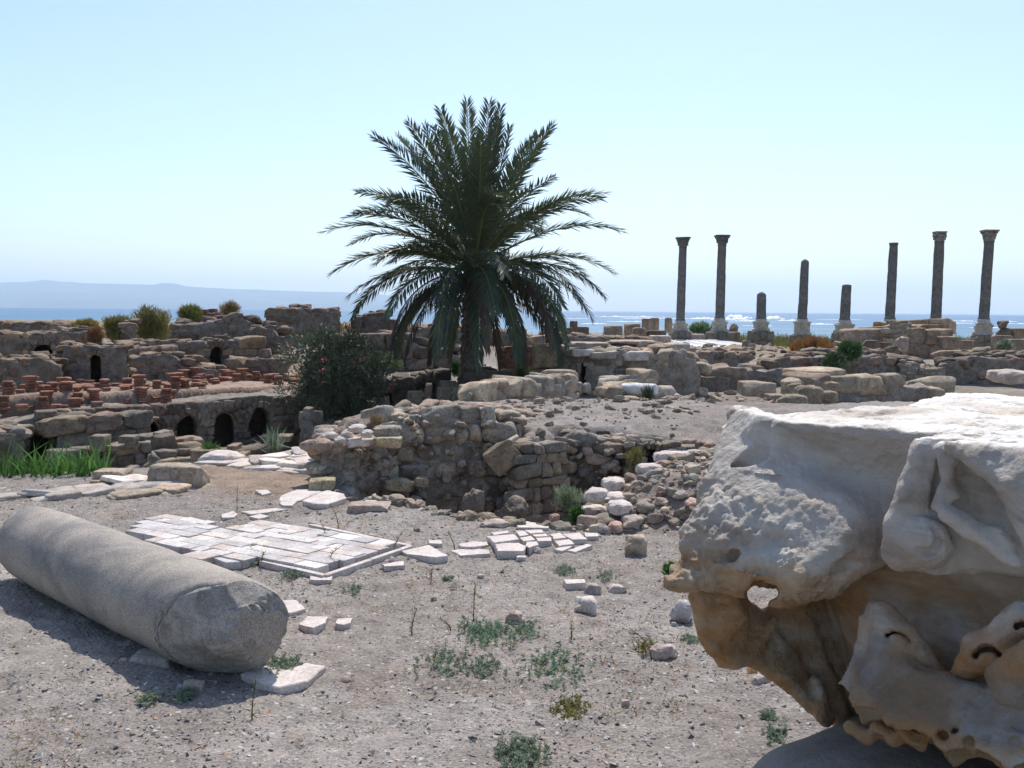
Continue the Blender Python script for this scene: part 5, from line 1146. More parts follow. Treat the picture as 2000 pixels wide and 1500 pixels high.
        rl2 = .50 + .03 * np.clip((.92 - Zl) / .1, 0, 1.3); lf2 = smax(smax(np.abs(rad - rl2) - .020, .80 + .025 * np.abs(np.sin(dd * .3 + 1)) - Zl, .008), Zl - .93, .02)
        F[:, :, zs] = smin(F[:, :, zs], smax(lf2, (np.abs(dd) - 30) * .009, .008).astype(f32), .012)
    rr_ = np.random.default_rng(3)
    for i, px in enumerate(range(1662, 2010, 17)):
        py = 1424 + 7 * (i % 3) + rr_.uniform(-5, 6) + max(0, (px - 1690)) * .04; d0 = 1.80 - (px - 1660) * .0007; add([((px, py, d0), (px + 3, py + rr_.uniform(5, 16), d0 + .005), .012 + .006 * rr_.random(), .008)], .008)
    for i, (px, py, r_) in enumerate(((1687, 1428, .007), (1716, 1446, .007), (1740, 1424, .006), (1782, 1440, .012), (1808, 1452, .014), (1838, 1440, .012), (1862, 1430, .009), (1888, 1452, .013), (1922, 1444, .009), (1948, 1436, .012), (1975, 1452, .011), (1992, 1436, .008))):
        dd0 = 1.755 - (px - 1660) * .0007; cut([((px, py, dd0 - .12), (px + 4, py - 3, dd0 + .03), r_, r_ * .8)], .004)
    for i in range(9):      # shallow gouges that rib the broad leaf
        x0 = 1672 + i * 40; dd0 = 1.742 - (x0 - 1660) * .00075; cut([((x0, 1412, dd0 - .012), (x0 + 26 - i * 5, 1310, dd0 + .012), .008, .003)], .010)
    # pointed calyx leaves with eye slots
    q_ = .035
    add([((1716, 1196, 1.82 + q_), (1760, 1256, 1.775 + q_), .024, .036), ((1760, 1256, 1.775 + q_), (1846, 1335, 1.715 + q_), .036, .010), ((1706, 1190, 1.83 + q_), (1716, 1225, 1.82 + q_), .016, .020), ((1996, 1205, 1.61 + q_), (1925, 1272, 1.645 + q_), .028, .036), ((1925, 1272, 1.645 + q_), (1862, 1332, 1.69 + q_), .036, .010), ((2080, 1240, 1.5 + q_), (1985, 1330, 1.58 + q_), .03, .045)], .006)
    for (px, py, d0) in ((1732, 1240, 1.75), (1742, 1234, 1.75), (1754, 1235, 1.745), (1765, 1241, 1.74), (1774, 1252, 1.735), (1904, 1279, 1.615), (1914, 1270, 1.612), (1926, 1266, 1.608), (1938, 1268, 1.605), (1950, 1278, 1.602), (1985, 1222, 1.575), (1996, 1218, 1.57)):
        cut([((px, py, d0 + q_ - .06), (px + 2, py + 2, d0 + q_ + .045), .0072, .0062)], .002)
    cut([((1853, 1262, 1.72), (1853, 1330, 1.745), .022, .009), ((1780, 1208, 1.81), (1845, 1285, 1.755), .010, .008), ((1925, 1212, 1.685), (1868, 1288, 1.72), .010, .008)], .010)
    # carved mass at the right: stem, scroll, ribs, drooping leaf over a deep hollow
    tri([((1806, 880, 1.80), (1862, 870, 1.79), (1762, 1030, 1.795), .026), ((1862, 870, 1.79), (1762, 1030, 1.795), (1805, 1020, 1.79), .026), ((1758, 1030, 1.795), (1850, 1020, 1.785), (1760, 1085, 1.79), .028), ((1850, 1020, 1.785), (1760, 1085, 1.79), (1850, 1088, 1.78), .028),
         ((1850, 870, 1.80), (1990, 870, 1.73), (1850, 1085, 1.80), .030), ((1990, 870, 1.73), (1850, 1085, 1.80), (1990, 1090, 1.73), .030), ((1985, 870, 1.73), (2100, 880, 1.66), (1990, 1090, 1.73), .030), ((2100, 880, 1.66), (1990, 1090, 1.73), (2100, 1090, 1.66), .03)], .012)
    tri([((1870, 868, 1.72), (1990, 862, 1.66), (1915, 902, 1.67), .020), ((1990, 862, 1.66), (1915, 902, 1.67), (1975, 950, 1.62), .018), ((1990, 862, 1.66), (1975, 950, 1.62), (2060, 900, 1.58), .022), ((1975, 950, 1.62), (2060, 900, 1.58), (2020, 1060, 1.57), .018), ((1962, 930, 1.63), (1985, 1010, 1.61), (2020, 1060, 1.57), .012),
         ((1834, 985, 1.74), (1850, 1005, 1.72), (1930, 1045, 1.69), .011), ((1850, 1005, 1.72), (1930, 1045, 1.69), (1990, 1100, 1.65), .012), ((1930, 1035, 1.69), (1965, 1045, 1.67), (1990, 1100, 1.65), .010), ((1862, 925, 1.745), (1832, 985, 1.745), (1872, 965, 1.735), .012), ((1838, 880, 1.765), (1866, 885, 1.75), (1852, 930, 1.75), .012)], .006)
    cut([((1905, 935, 1.72), (1925, 985, 1.71), .034, .028), ((1875, 985, 1.745), (1925, 1010, 1.72), .018, .018), ((1838, 900, 1.768), (1822, 985, 1.77), .007, .010), ((1860, 1040, 1.735), (1940, 1082, 1.70), .010, .012), ((1975, 1040, 1.665), (1995, 1070, 1.65), .012, .010)], .008)
    add([((1802, 1056, 1.772), (1804, 1056, 1.772), .050, .050)], .004)
    for i in range(56):
        q = i / 55 * 3.3 * math.pi; rr = 43 - 36 * i / 55; dz = math.sqrt(max(.050 ** 2 - (rr * .00091) ** 2, 0)); p = (1803 + rr * math.cos(q + 2.2), 1056 + rr * math.sin(q + 2.2), 1.772 - dz)
        cut([(p, (p[0] + 1, p[1] + 1, p[2]), .0064, .0064)], .0015)
    cut([((1774, 1000, 1.765), (1830, 1008, 1.755), .006, .006), ((1830, 1008, 1.755), (1850, 1045, 1.75), .006, .007), ((1850, 1045, 1.75), (1838, 1090, 1.755), .007, .006)], .006)
    F = smax(F, (Zg - zt).astype(f32), .012)
    V, Q = surface_nets(F, lo, h)
    del F, a, b, rad, pd
    # light smoothing, then weathering along the normals
    for it in range(1):
        S2 = np.zeros_like(V); n = np.zeros(len(V))
        for c in range(4):
            np.add.at(S2, Q[:, c], V[Q[:, (c + 1) % 4]]); np.add.at(n, Q[:, c], 1)
        V = V * .5 + .5 * S2 / np.maximum(n, 1)[:, None]
    fn = np.cross(V[Q[:, 2]] - V[Q[:, 0]], V[Q[:, 3]] - V[Q[:, 1]]); N = np.zeros_like(V)
    for c in range(4): np.add.at(N, Q[:, c], fn)
    N /= np.linalg.norm(N, axis=1)[:, None] + 1e-9
    x, y, z = V.T; px = x / y * FPX + 1000
    nb = fb3(V, 9, 3, .5, 2.0)
    roughz = sstep(1660, 1600, px + 30 * nb + (z - 1.1) * 1150) * sstep(1.02, 1.05, z) * sstep(1.27, 1.235, z + .01 * nb) * (N[:, 1] < .2)
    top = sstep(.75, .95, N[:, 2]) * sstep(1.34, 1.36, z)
    n1 = fb3(V, 22, 5, .6, 1.0); n2 = fb3(V, 8, 3, .5, 5.0); pit = np.clip(fb3(V * (1, 1, .3), 17, 3, .5, 8.0) - .25, 0, 1)
    n3 = fb3(V, 70, 3, .6, 3.0)
    disp = .0034 * n1 + .003 * n2 + .0013 * n3 * (1 + 1.5 * roughz) + roughz * (.0065 * n1 + .004 * np.abs(n2)) - top * (.016 * pit) + top * .004 * n2
    V = V + N * disp[:, None]
    # painted tones: bounced-light brown low on the carving, bluish grey on the broad leaf
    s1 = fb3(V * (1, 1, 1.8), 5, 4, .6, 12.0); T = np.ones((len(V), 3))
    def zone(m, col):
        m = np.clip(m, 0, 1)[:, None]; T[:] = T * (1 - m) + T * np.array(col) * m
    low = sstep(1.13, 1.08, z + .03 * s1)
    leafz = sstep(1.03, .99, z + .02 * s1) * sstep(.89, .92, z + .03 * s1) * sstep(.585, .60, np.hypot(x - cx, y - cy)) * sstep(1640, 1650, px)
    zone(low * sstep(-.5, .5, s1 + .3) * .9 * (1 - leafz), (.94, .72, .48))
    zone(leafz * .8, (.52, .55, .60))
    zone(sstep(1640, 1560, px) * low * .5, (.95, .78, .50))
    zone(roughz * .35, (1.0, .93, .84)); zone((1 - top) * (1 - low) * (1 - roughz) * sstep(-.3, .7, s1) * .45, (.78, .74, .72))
    zone(top * sstep(.0, .8, pit * 2) * .25, (.95, .85, .74)); zone(1 - top, (.74, .71, .685)); zone(top, (1.32, 1.32, 1.32))  # sides darkened as in shade, top lightened as in sun, all in the tint
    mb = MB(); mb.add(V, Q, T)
    root = empty('marble_capital', (cx, cy, .77), 'huge weathered white marble capital with carved leaves and a scroll in the right foreground', 'capital')
    # split into parts: the flat upper block, the carved leaves below
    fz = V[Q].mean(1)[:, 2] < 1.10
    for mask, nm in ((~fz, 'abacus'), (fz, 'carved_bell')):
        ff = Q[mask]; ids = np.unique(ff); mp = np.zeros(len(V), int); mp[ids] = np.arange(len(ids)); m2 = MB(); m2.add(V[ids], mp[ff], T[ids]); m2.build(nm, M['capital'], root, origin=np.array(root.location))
    # the rounded block that carries it
    v, q = make_stone(40, 7, .03, 0, 5, 1.5); mb = MB(); c = np.array([1.15, 1.745, .38])
    v = v * (.585, .585, .405); rz = rotm(0, .0, -.86); mb.add(v @ rz.T + c, q, (.36, .34, .325))
    tag(mb.build('base_block', M['capital']), 'rounded grey marble block under the huge capital', 'block')
build_capital()
# ---------------------------------------------------------------- plants
def leaves(mb, c, d, w, l, wd, tint, bend=0.0):
    """many narrow leaves at once: base points c, unit directions d, side vectors w, lengths l, widths wd"""
    n = len(c); l = np.broadcast_to(l, (n,))[:, None]; wd = np.broadcast_to(wd, (n,))[:, None]
    dn = np.zeros((n, 3)); dn[:, 2] = -bend
    v0 = c; v1 = c + d * l * .45 + w * wd * .5; v2 = c + d * l + dn * l; v3 = c + d * l * .45 - w * wd * .5
    V = np.stack([v0, v1, v2, v3], 1).reshape(-1, 3); F = np.arange(4 * n).reshape(n, 4)
    T = np.repeat(np.broadcast_to(np.asarray(tint, float), (n, 3)), 4, 0); mb.add(V, F, T)
def unit(v): return v / (np.linalg.norm(v, axis=-1, keepdims=True) + 1e-9)
def tube(mb, pts, rad, n=6, tint=(1, 1, 1)):
    pts = np.asarray(pts, float); rad = np.broadcast_to(rad, (len(pts),)); V = []
    t = unit(np.gradient(pts, axis=0)); ref = np.array([0.3, .2, 1.0]) if abs(t[0][2]) < .9 else np.array([1.0, .1, 0])
    for p, r_, tt in zip(pts, rad, t):
        a = np.cross(tt, ref); a /= np.linalg.norm(a) + 1e-9; b = np.cross(tt, a)
        for k in range(n): q = 2 * math.pi * k / n; V.append(p + r_ * (a * math.cos(q) + b * math.sin(q)))
    F = [(i * n + k, i * n + (k + 1) % n, (i + 1) * n + (k + 1) % n, (i + 1) * n + k) for i in range(len(pts) - 1) for k in range(n)]
    mb.add(V, F, tint)
def palm():
    r = np.random.default_rng(14); D = 21.0; base = P(893, 800, D); base[2] = -1.2; top = P(928, 520, D)
    root = empty('palm_tree', base, 'bushy date palm with arching green fronds and hanging dry ones in the centre', 'palm'); o = base
    # trunk
    n, m = 30, 130; V = []; T = []
    L = top[2] - base[2]
    for i in range(m):
        k = i / (m - 1); c = base + (top - base) * k; c = c + np.array([.10 * math.sin(k * 3) * (1 - k), 0, 0]) - np.array([(1 - k) ** 2 * -.02, 0, 0])
        for j in range(n):
            q = 2 * math.pi * j / n; ph = (k * L / .11) + (j / n) * 8; sc = abs(((ph % 1) - .5)) * 2; ph2 = (k * L / .11) - (j / n) * 8; sc2 = abs(((ph2 % 1) - .5)) * 2
            rr = .115 + .02 * k + .04 * (1 - max(sc, sc2)) + .008 * r.normal(); V.append(c + rr * np.array([math.cos(q), math.sin(q), 0])); T.append((1, 1, 1) if sc < .6 else (.7, .68, .65))
    mb = MB(); F = [(i * n + j, i * n + (j + 1) % n, (i + 1) * n + (j + 1) % n, (i + 1) * n + j) for i in range(m - 1) for j in range(n)]; mb.add(V, F, T)
    for i in range(260):           # stubs of cut fronds, denser towards the crown
        k = r.random() ** .6; q = r.uniform(0, 2 * math.pi); c = base + (top - base) * k + np.array([.10 * math.sin(k * 3) * (1 - k), 0, 0]); rr = .135 + .03 * k
        p = c + rr * np.array([math.cos(q), math.sin(q), 0]); put(mb, 'pebble', p, (.08, .04, .10 + .08 * k), (0, -.5, q), np.array((1, .95, .85)) * r.uniform(.7, 1.5), r)
    mb.build('trunk', M['trunk'], root, origin=o)
    mb = MB()
    for i in range(170):           # old leaf bases and fruit stalks packed at the heart
        a = r.normal(size=3); a /= np.linalg.norm(a); p = top + a * (.22, .22, .42) * r.uniform(.6, 1.0) + (0, 0, .05); put(mb, 'pebble', p, (.12, .08, .32), (r.normal(0, .5), r.normal(0, .5), r.uniform(0, 6)), np.array((1, .9, .75)) * r.uniform(.5, 1.1), r)
    mb.build('crown_base', M['trunk'], root, origin=o)
    specs = []
    for i in range(24): specs.append((r.uniform(54, 88), r.uniform(8, 34), r.uniform(2.55, 3.1), 0, 0.25, 1.3))
    for i in range(24): specs.append((r.uniform(24, 50), r.uniform(50, 78), r.uniform(2.7, 3.15), 0, 0.05, 1.9))
    for i in range(22): specs.append((r.uniform(2, 26), r.uniform(50, 76), r.uniform(2.6, 3.05), 0, -.1, 1.5))
    for i in range(27): e_ = r.uniform(-14, 30); specs.append((e_, 84 + e_, r.uniform(2.45, 3.0), 1 if r.random() < .5 else 0, -.2, .8))
    az = 0
    for i, (el0, droop, L, dry, up, ex) in enumerate(specs):
        az += 2.39996 + r.normal(0, .1); N = 26; s = np.linspace(0, 1, N); el = np.radians(el0 - droop * s ** ex); el = np.maximum(el, -math.radians(87)); a2 = az + r.normal(0, .15) * s
        dirs = np.stack([np.cos(el) * np.cos(a2), np.cos(el) * np.sin(a2), np.sin(el)], 1); st = top + np.array([math.cos(az) * .13, math.sin(az) * .13, up])
        pts = st + np.concatenate([[np.zeros(3)], np.cumsum((dirs[1:] + dirs[:-1]) / 2 * (L / (N - 1)), 0)]); mb = MB()
        g = r.uniform(.75, 1.25); tn_ = np.array((1, 1, 1)) * g if not dry else np.array((1, .95, .9)) * r.uniform(.6, 1.1)
        tube(mb, pts, np.linspace(.026, .006, N), 5, np.array((1.9, 1.7, 1.1)) * g if not dry else tn_)
        nl = 84; sl_ = np.linspace(.14, .995, nl); roll = r.normal(0, .35)
        for sd in (-1, 1):
            q = np.clip(sl_ + r.uniform(-.006, .006, nl), 0, 1); c = np.stack([np.interp(q, s, pts[:, k]) for k in range(3)], 1); t = unit(np.stack([np.interp(q, s, dirs[:, k]) for k in range(3)], 1))
            side = unit(np.cross(t, [0, 0, 1.0]) + 1e-6); upv = unit(np.cross(side, t)); side2 = side * math.cos(roll) + upv * math.sin(roll); upv2 = -side * math.sin(roll) + upv * math.cos(roll)
            ang = np.radians(np.interp(q, [0, .3, 1], [60, 50, 30])) + r.normal(0, .10, nl); dd = unit(t * np.cos(ang)[:, None] + side2 * sd * np.sin(ang)[:, None] + upv2 * (.22 + r.normal(0, .16, nl))[:, None])
            grav = (.10 if not dry else .9) + .35 * (el0 < 22 or up == -.2) + .3 * (up == -.2); dd = unit(dd + np.array([0, 0, -1.0]) * grav * r.uniform(.5, 1.3, nl)[:, None] * (1 if el0 < 60 else .15))
            ll = .47 * np.interp(q, [0, .14, .3, .7, 1], [.35, .6, 1, .95, .45]) * r.uniform(.85, 1.1, nl) * (L / 3); leaves(mb, c, dd, unit(np.cross(dd, upv2) + 1e-6), ll, .034, tn_ * r.uniform(.8, 1.2, (nl, 1)), .06)
        f = mb.build('dry_frond' if dry else 'frond', M['palm_dry' if dry else 'palm'], root, smooth=False, origin=o)
        if dry: f['label'] = 'dry brown hanging frond'
palm()

def clump_points(r, n, clumps, rad):
    c = clumps[r.integers(len(clumps), size=n)]; a = unit(r.normal(size=(n, 3))); return c + a * (rad * r.random(n) ** .45)[:, None], a
def oleander():
    r = np.random.default_rng(31); root = empty('oleander_bush', P(655, 850, 19.6) * (1, 1, 0) + (0, 0, -1.1), 'dark oleander bush with scattered pink flowers beside the sunken court', 'bush'); o = np.array(root.location)
    cl = []
    for _ in range(120):
        px, py = r.normal(655, 52), r.normal(738, 46)
        e = ((px - 658) / 112) ** 2 + ((py - 742) / 92) ** 2
        if e < 1: cl.append(P(px, py, 19.6 + r.uniform(-.8, .8) * math.sqrt(max(.1, 1 - e))))
    cl = np.array(cl); mb = MB(); n = 19000; c, a = clump_points(r, n, cl, .26)
    dd = unit(a * .6 + r.normal(size=(n, 3)) * .5 + (0, 0, .45)); w_ = unit(np.cross(dd, r.normal(size=(n, 3)))); tn_ = r.uniform(.55, 1.5, (n, 1)) * np.array((1, 1, 1)) ; leaves(mb, c, dd, w_, r.uniform(.07, .15, n), .024, tn_, .05)
    mb.build('foliage', M['oleander'], root, smooth=False, origin=o)
    mb = MB(); b = np.array(root.location)
    for k in range(16):
        t = cl[r.integers(len(cl))]; p0 = b + (r.normal(0, .22), r.normal(0, .15), 0); mid = (p0 + t) / 2 + r.normal(0, .12, 3); s = np.linspace(0, 1, 9)[:, None]; tube(mb, (1 - s) ** 2 * p0 + 2 * s * (1 - s) * mid + s * s * t, np.linspace(.03, .008, 9), 5)
    mb.build('stem', M['trunk'], root, origin=o)
    for (px, py) in ((632, 704), (708, 700), (686, 706), (632, 724), (628, 748), (762, 755), (566, 676)):
        mb = MB(); c0 = P(px, py, 18.75); k = 12; a = unit(r.normal(size=(k, 3))); leaves(mb, c0 + a * .03, a, unit(np.cross(a, r.normal(size=(k, 3)))), .05, .035, r.uniform(.8, 1.3, (k, 1)) * np.array((1, 1, 1))); mb.build('flower', M['flower'], root, smooth=False, origin=o)
oleander()

def bush(name, label, cat, box, d, mat, n, l, wd, up=.6, depth=None, clumps=30, rad=None, seed=1, tint=(1, 1, 1), stem=True, group=None):
    x0, y0, x1, y1 = box; r = np.random.default_rng(seed + int(x0)); k = d / FPX; W_ = (x1 - x0) * k; Hh = (y1 - y0) * k; dp = depth or W_ * .7; b = P((x0 + x1) / 2, y1, d)
    cl = []
    while len(cl) < clumps:
        q = r.uniform(-1, 1, 3); 
        if q[0] ** 2 + q[1] ** 2 + (q[2] * .9) ** 2 < 1: cl.append(b + (q[0] * W_ * .42, q[1] * dp * .42, Hh * (.48 + .38 * q[2])))
    root = empty(name, b, label, cat, group); mb = MB(); c, a = clump_points(r, n, np.array(cl), rad or min(W_, Hh) * .2)
    dd = unit(a * .4 + r.normal(size=(n, 3)) * .4 + (0, 0, up)); leaves(mb, c, dd, unit(np.cross(dd, r.normal(size=(n, 3)))), l * r.uniform(.6, 1.4, n), wd, r.uniform(.6, 1.4, (n, 1)) * np.array(tint))
    mb.build('foliage', M[mat], root, smooth=False, origin=b)
    if stem:
        mb = MB()
        for t in cl[:10]: tube(mb, [b + r.normal(0, .03, 3), (b + t) / 2 + r.normal(0, .04, 3), t], [.02, .014, .006], 4)
        mb.build('stem', M['trunk'], root, origin=b)
    return root
bush('scrub_bush', 'broad yellow green scrub bush left of the masonry stump', 'bush', (198, 620, 262, 668), 31, 'scrub', 5000, .16, .02, .8, seed=1)
bush('scrub_bush', 'tall yellow green scrub bush right of the masonry stump', 'bush', (262, 602, 332, 668), 32, 'scrub', 6500, .18, .02, .8, seed=2)
bush('scrub_bush', 'green bush on top of the upper wall at its left end', 'bush', (350, 598, 396, 632), 36.5, 'scrub', 3000, .18, .022, .8, seed=3, tint=(.9, 1.05, .8))
bush('scrub_bush', 'feathery straw coloured bush on top of the upper wall', 'bush', (430, 594, 466, 622), 36.5, 'dry', 2200, .2, .014, 1.2, seed=4)
bush('scrub_bush', 'low dry bush between the skyline wall and the green bushes', 'bush', (140, 626, 192, 648), 36, 'scrub', 2200, .16, .02, .8, seed=5, tint=(1.2, 1, .7))
bush('scrub_bush', 'reddish brown dry weeds on the holed wall', 'bush', (170, 640, 202, 672), 25.6, 'dry', 1500, .12, .014, .9, seed=6, tint=(.7, .5, .4))
bush('shrub', 'dark green leafy shrub on the right terrace', 'bush', (1638, 670, 1682, 706), 23.4, 'oleander', 2200, .12, .035, .7, seed=7, tint=(1.0, 1.5, 1.0))
bush('shrub', 'dark green shrub hanging down the right terrace wall', 'bush', (1604, 690, 1650, 724), 23.0, 'oleander', 2200, .11, .033, .3, seed=8, tint=(1.0, 1.4, 1.0))
bush('green_tuft', 'bright green tuft at the foot of the red brick wall', 'grass', (1008, 728, 1034, 748), 21.8, 'grass', 500, .18, .03, 1.2, seed=9, stem=False)
bush('green_tuft', 'green tuft by the palm trunk', 'grass', (880, 715, 900, 740), 22, 'grass', 300, .16, .03, 1.2, seed=10, stem=False)
bush('green_tuft', 'green tuft in the sunken court beside the pinkish slab', 'grass', (398, 874, 428, 902), 12.8, 'grass', 500, .12, .012, 1.2, seed=11, stem=False)
bush('spiky_weed', 'spiky pale green weed growing from the sunken floor under the right arch', 'weed', (520, 858, 548, 896), 13.5, 'weed', 120, .22, .016, 1.0, clumps=8, seed=12)
bush('shrub', 'dim green bush behind the drooping palm fronds at the left', 'bush', (700, 690, 800, 724), 22.6, 'weed', 3000, .12, .02, .6, seed=13, tint=(.7, .8, .6))
bush('pit_bush', 'pale grey green weed bush growing out of the pit', 'bush', (1080, 945, 1140, 1008), 8.7, 'weed', 1500, .045, .007, .9, seed=14, tint=(1.1, 1.05, 1.0))
bush('pit_bush', 'bright green low bush at the right corner of the pit', 'bush', (1108, 990, 1142, 1036), 7.9, 'grass', 900, .04, .008, .8, seed=15, tint=(.8, .8, .8))
bush('pit_bush', 'tall thin yellowish weed against the shaded pit wall', 'bush', (1215, 868, 1262, 935), 9.3, 'scrub', 600, .05, .006, 1.3, clumps=12, seed=16)
bush('bank_weed', 'dry straw tuft on the corner of the rubble bank', 'weed', (722, 815, 748, 842), 9.6, 'dry', 350, .07, .005, 1.5, seed=17, stem=False)
bush('bank_weed', 'dark wiry tuft on the pile that carries the marble drum', 'weed', (1252, 760, 1276, 788), 13.7, 'oleander', 500, .10, .008, 1.4, seed=18, stem=False)
bush('bank_weed', 'small green weed on the rubble slope by the capital', 'weed', (1312, 970, 1336, 990), 8.1, 'grass', 260, .035, .01, .8, seed=19, stem=False)
bush('bank_weed', 'green weed sprig at the edge of the marble capital shelf', 'weed', (1296, 1096, 1320, 1132), 5.9, 'grass', 260, .03, .009, .9, seed=20, stem=False)
bush('bank_weed', 'low green weeds on the far lip of the pit', 'weed', (860, 1016, 905, 1034), 7.65, 'weed', 350, .03, .008, .6, seed=21, stem=False)
bush('green_tuft', 'green bushes on the shore between the first two columns', 'bush', (1345, 634, 1395, 658), 66, 'weed', 1200, .35, .06, .8, seed=22, stem=False, tint=(.7, .85, .6))
bush('green_tuft', 'green weeds on the right terrace near the rightmost column', 'bush', (1945, 664, 1975, 690), 30, 'weed', 900, .14, .03, .8, seed=23, stem=False)
bush('orange_mound', 'mound of orange brown dry grass above the brown ruined wall', 'bush', (1536, 662, 1636, 706), 28, 'dry', 9000, .16, .02, .5, seed=24, tint=(1.0, .66, .42), stem=False, clumps=60)

def blades(name, label, poly, n, hmin, hmax, wd, mat, seed, tint=(1, 1, 1), lean=.35, test=None):
    r = np.random.default_rng(seed); f = in_poly(poly, 0, test); xy = np.array([f(r) for _ in range(n)]); z = H(xy[:, 0], xy[:, 1]); c = np.stack([xy[:, 0], xy[:, 1], z - .02], 1)
    cl = fbm(xy[:, 0] * 1.2, xy[:, 1] * 1.2, 0 * z + seed, 3); hh = (hmin + (hmax - hmin) * r.random(n)) * np.clip(1 + .5 * cl, .3, 2)
    dd = unit(np.stack([r.normal(0, lean, n), r.normal(0, lean, n), np.ones(n)], 1)); w_ = unit(np.cross(dd, r.normal(size=(n, 3)))); mb = MB()
    tn_ = r.uniform(.65, 1.35, (n, 1)) * np.array(tint); h = hh[:, None]; wv = w_ * wd * .5
    m1 = c + dd * h * .55; bend = np.stack([r.normal(0, .3, n), r.normal(0, .3, n), -r.uniform(0, .35, n)], 1); tp = m1 + (dd + bend) * h * .5
    V = np.stack([c - wv, c + wv, m1 + wv * .8, m1 - wv * .8, tp], 1).reshape(-1, 3); T = np.repeat(tn_, 5, 0); a = np.arange(n) * 5
    mb.add(V, np.stack([a, a + 1, a + 2, a + 3], 1), T); mb.f3.append(np.stack([a + 3, a + 2, a + 4], 1)); 
    tag(mb.build(name, M[mat], smooth=False, origin=np.zeros(3)), label, kind='stuff')
blades('reed_grass', 'tall bright green reed grass in the sunken court at the left', [(-6.0, 9.1), (-3.85, 9.4), (-4.25, 10.4), (-4.9, 12.0), (-5.6, 13.4), (-9, 13.2), (-9, 9.1)], 9000, .2, .5, .02, 'grass', 1)
blades('dry_grass', 'dry reddish grass on the skyline behind the ruins', [(-16, 35), (-9, 34.5), (-2, 34.5), (6, 36), (6, 44), (-16, 44)], 26000, .15, .5, .03, 'dry', 2, (.95, .66, .46))
blades('coastal_grass', 'dry and green grass along the shore below the columns', [(8, 60.5), (34, 60.5), (38, 76), (8, 76)], 22000, .25, .8, .05, 'scrub', 3, (.8, .85, .7))
def cover():
    r = np.random.default_rng(9); mb = MB(); n = 5200; d = 3.1 * np.exp(r.random(n) * math.log(9 / 3.1)); px = r.uniform(-20, 1500, n); x = (px - 1000) / FPX * d
    k = fbm(x * .9, d * .9, 0 * x + 5, 4, .6) > .12; x, d = x[k], d[k]; n = len(x); c = np.stack([x, d, H(x, d, True) - .002], 1)
    for q in range(3):
        dd = unit(np.stack([r.normal(0, .8, n), r.normal(0, .8, n), r.uniform(.2, 1, n)], 1)); col = np.where(r.random((n, 1)) < .25, np.array([[.55, .8, .4]]), np.array([[1.0, .8, .6]])); leaves(mb, c + r.normal(0, .008, (n, 3)) * (1, 1, 0), dd, unit(np.cross(dd, r.normal(size=(n, 3)))), r.uniform(.012, .04, n), .0035, col)
    tag(mb.build('ground_litter', M['dry'], smooth=False, origin=np.zeros(3)), 'wisps of dry grass and straw on the dusty foreground', kind='stuff')
cover()
def weed(label, px, py, rpx, n, hgt, mat='weed', seed=0, tint=(1, 1, 1), flat=.5, name='weed_patch'):
    g = ground_pt(px, py); k = g[1] / FPX; r = np.random.default_rng(seed + px); rx = rpx * k; mb = MB(); ns = max(9, n // 5); V = []
    for s in range(ns):
        q = np.clip(r.normal(0, .48, 2), -1.05, 1.05); c = g + np.array([q[0] * rx, q[1] * rx * 1.5, 0]); c[2] = Hs(c[0], c[1]); st = unit(np.array([r.normal(0, flat), r.normal(0, flat), 1.0])); L = hgt * r.uniform(.2, .62); tube(mb, [c, c + st * L * .6, c + st * L + (0, 0, -.1 * L)], [.0016, .0012, .0007], 3, np.array(tint) * .9)
        m = 22; t = r.random(m) ** .8; b = c + st * (L * t)[:, None]; dd = unit(r.normal(size=(m, 3)) * (1, 1, .5) + (0, 0, .4)); leaves(mb, b, dd, unit(np.cross(dd, r.normal(size=(m, 3)))), r.uniform(.008, .020, m), .004, r.uniform(.6, 1.35, (m, 1)) * np.array(tint))
    return tag(mb.build(name, M[mat], smooth=False), label, 'weed')
GB = (.85, 1.0, .9)
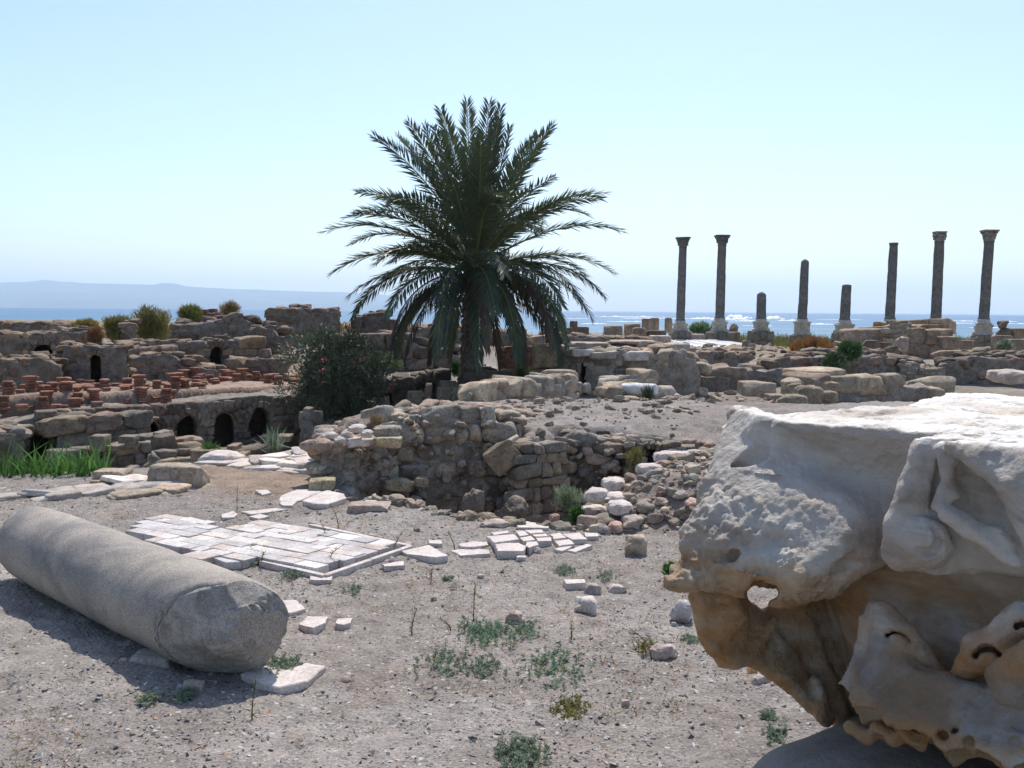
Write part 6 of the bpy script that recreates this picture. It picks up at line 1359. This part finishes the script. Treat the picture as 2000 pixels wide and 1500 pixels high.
for i, (lb, px, py, rp, n, hg) in enumerate((('largest blue green weed patch right of the pointed brown rock', 950, 1238, 52, 700, .07), ('small green weed patch right beside the pointed brown rock', 1028, 1234, 34, 300, .06), ('green weed patch low left of the largest patch', 866, 1296, 50, 450, .05),
        ('sparse green weeds between the two left patches', 945, 1304, 42, 300, .04), ('wide dark green weed patch in the middle foreground', 1080, 1304, 70, 500, .045), ('bushy green weed at the bottom edge of the picture', 1020, 1480, 52, 750, .07),
        ('yellowish green weed right of the bottom bushy weed', 1112, 1388, 42, 320, .05), ('green weed in front of the tile cluster', 1104, 1118, 20, 200, .07), ('green weed near the rocky lump in the middle', 1184, 1126, 18, 160, .06), ('single bright green sprout on the bare gravel', 876, 1134, 11, 120, .06),
        ('small green weed right of the lone square tile and above', 690, 1154, 20, 140, .05), ('green weed behind the large pinkish rock', 1352, 1252, 20, 180, .06), ('green weed left of the base block under the capital', 1500, 1402, 18, 160, .05), ('lower green weed left of the base block', 1510, 1438, 24, 180, .04),
        ('green weeds at the foot of the broken drum end', 548, 1308, 34, 420, .08), ('weed growing at the front edge of the marble pavement', 572, 1124, 26, 240, .08), ('weed growing in the corner of the displaced pavement slab', 506, 1098, 22, 200, .07), ('sparse weeds in the shadow below the drum', 290, 1368, 20, 240, .05),
        ('weed by the grey block in the drum shadow', 362, 1362, 20, 240, .05), ('green weed among the white kerb slabs by the reeds', 165, 962, 12, 120, .09), ('dry weed tuft growing on the pavement', 566, 1058, 10, 90, .06), ('second tuft on the pavement near its far edge', 618, 1042, 9, 80, .06),
        ('dry weeds left of the large pinkish rock', 1266, 1275, 24, 160, .14))):
    weed(lb, px, py, rp, n, hg, 'scrub' if 'dry' in lb or 'yellow' in lb else 'weed', i, GB if 'blue' in lb or 'dark' in lb else (1, 1, 1))
def stalk(label, px, py, h, seed, mat='scrub', tint=(.6, .55, .4)):
    g = ground_pt(px, py); r = np.random.default_rng(seed); mb = MB(); t = np.linspace(0, 1, 7)[:, None]; ln = r.normal(0, .06, 3) * (1, 1, 0); p = g + t * (0, 0, h) + t ** 2 * ln; tube(mb, p, np.linspace(.003, .0015, 7), 4, tint)
    m = 36; q = r.random(m); b = g + q[:, None] * np.array((0, 0, h)) + q[:, None] ** 2 * ln; dd = unit(r.normal(size=(m, 3)) + (0, 0, .8)); leaves(mb, b, dd, unit(np.cross(dd, r.normal(size=(m, 3)))), r.uniform(.01, .03, m), .004, np.array(tint) * 1.3)
    return tag(mb.build('dry_stalk', M[mat], smooth=False), label, 'weed')
for i, (lb, px, py, h) in enumerate((('tall dry stalk rising from the largest weed patch', 925, 1216, .21), ('short green stalk left of the weed patches', 804, 1240, .12), ('thin stalk in front of the triangular slab', 842, 1136, .09), ('dry stalk standing on the pavement near its tip', 642, 1102, .16), ('dark stalk standing on the pavement further back', 637, 1056, .14),
        ('thin stalk behind the far pavement edge', 661, 1034, .2), ('dry stalk at the right tip of the pavement', 768, 1082, .14), ('dark stalk near the bow tie shaped slab', 463, 1006, .22), ('dry stalk by the large pinkish rock', 1272, 1290, .17), ('thin dry stalk left of the buried slabs', 888, 1075, .12),
        ('short stalk right of the short green stalk', 880, 1232, .08), ('thin stalk on the gravel by the white cube stone', 1116, 1250, .07), ('slanting green stalk below the drum shadow', 492, 1408, .14), ('short stalk at the middle of the pavement', 482, 1076, .08), ('stalk at the left of the front pavement edge', 510, 1104, .10))):
    stalk(lb, px, py, h, i)
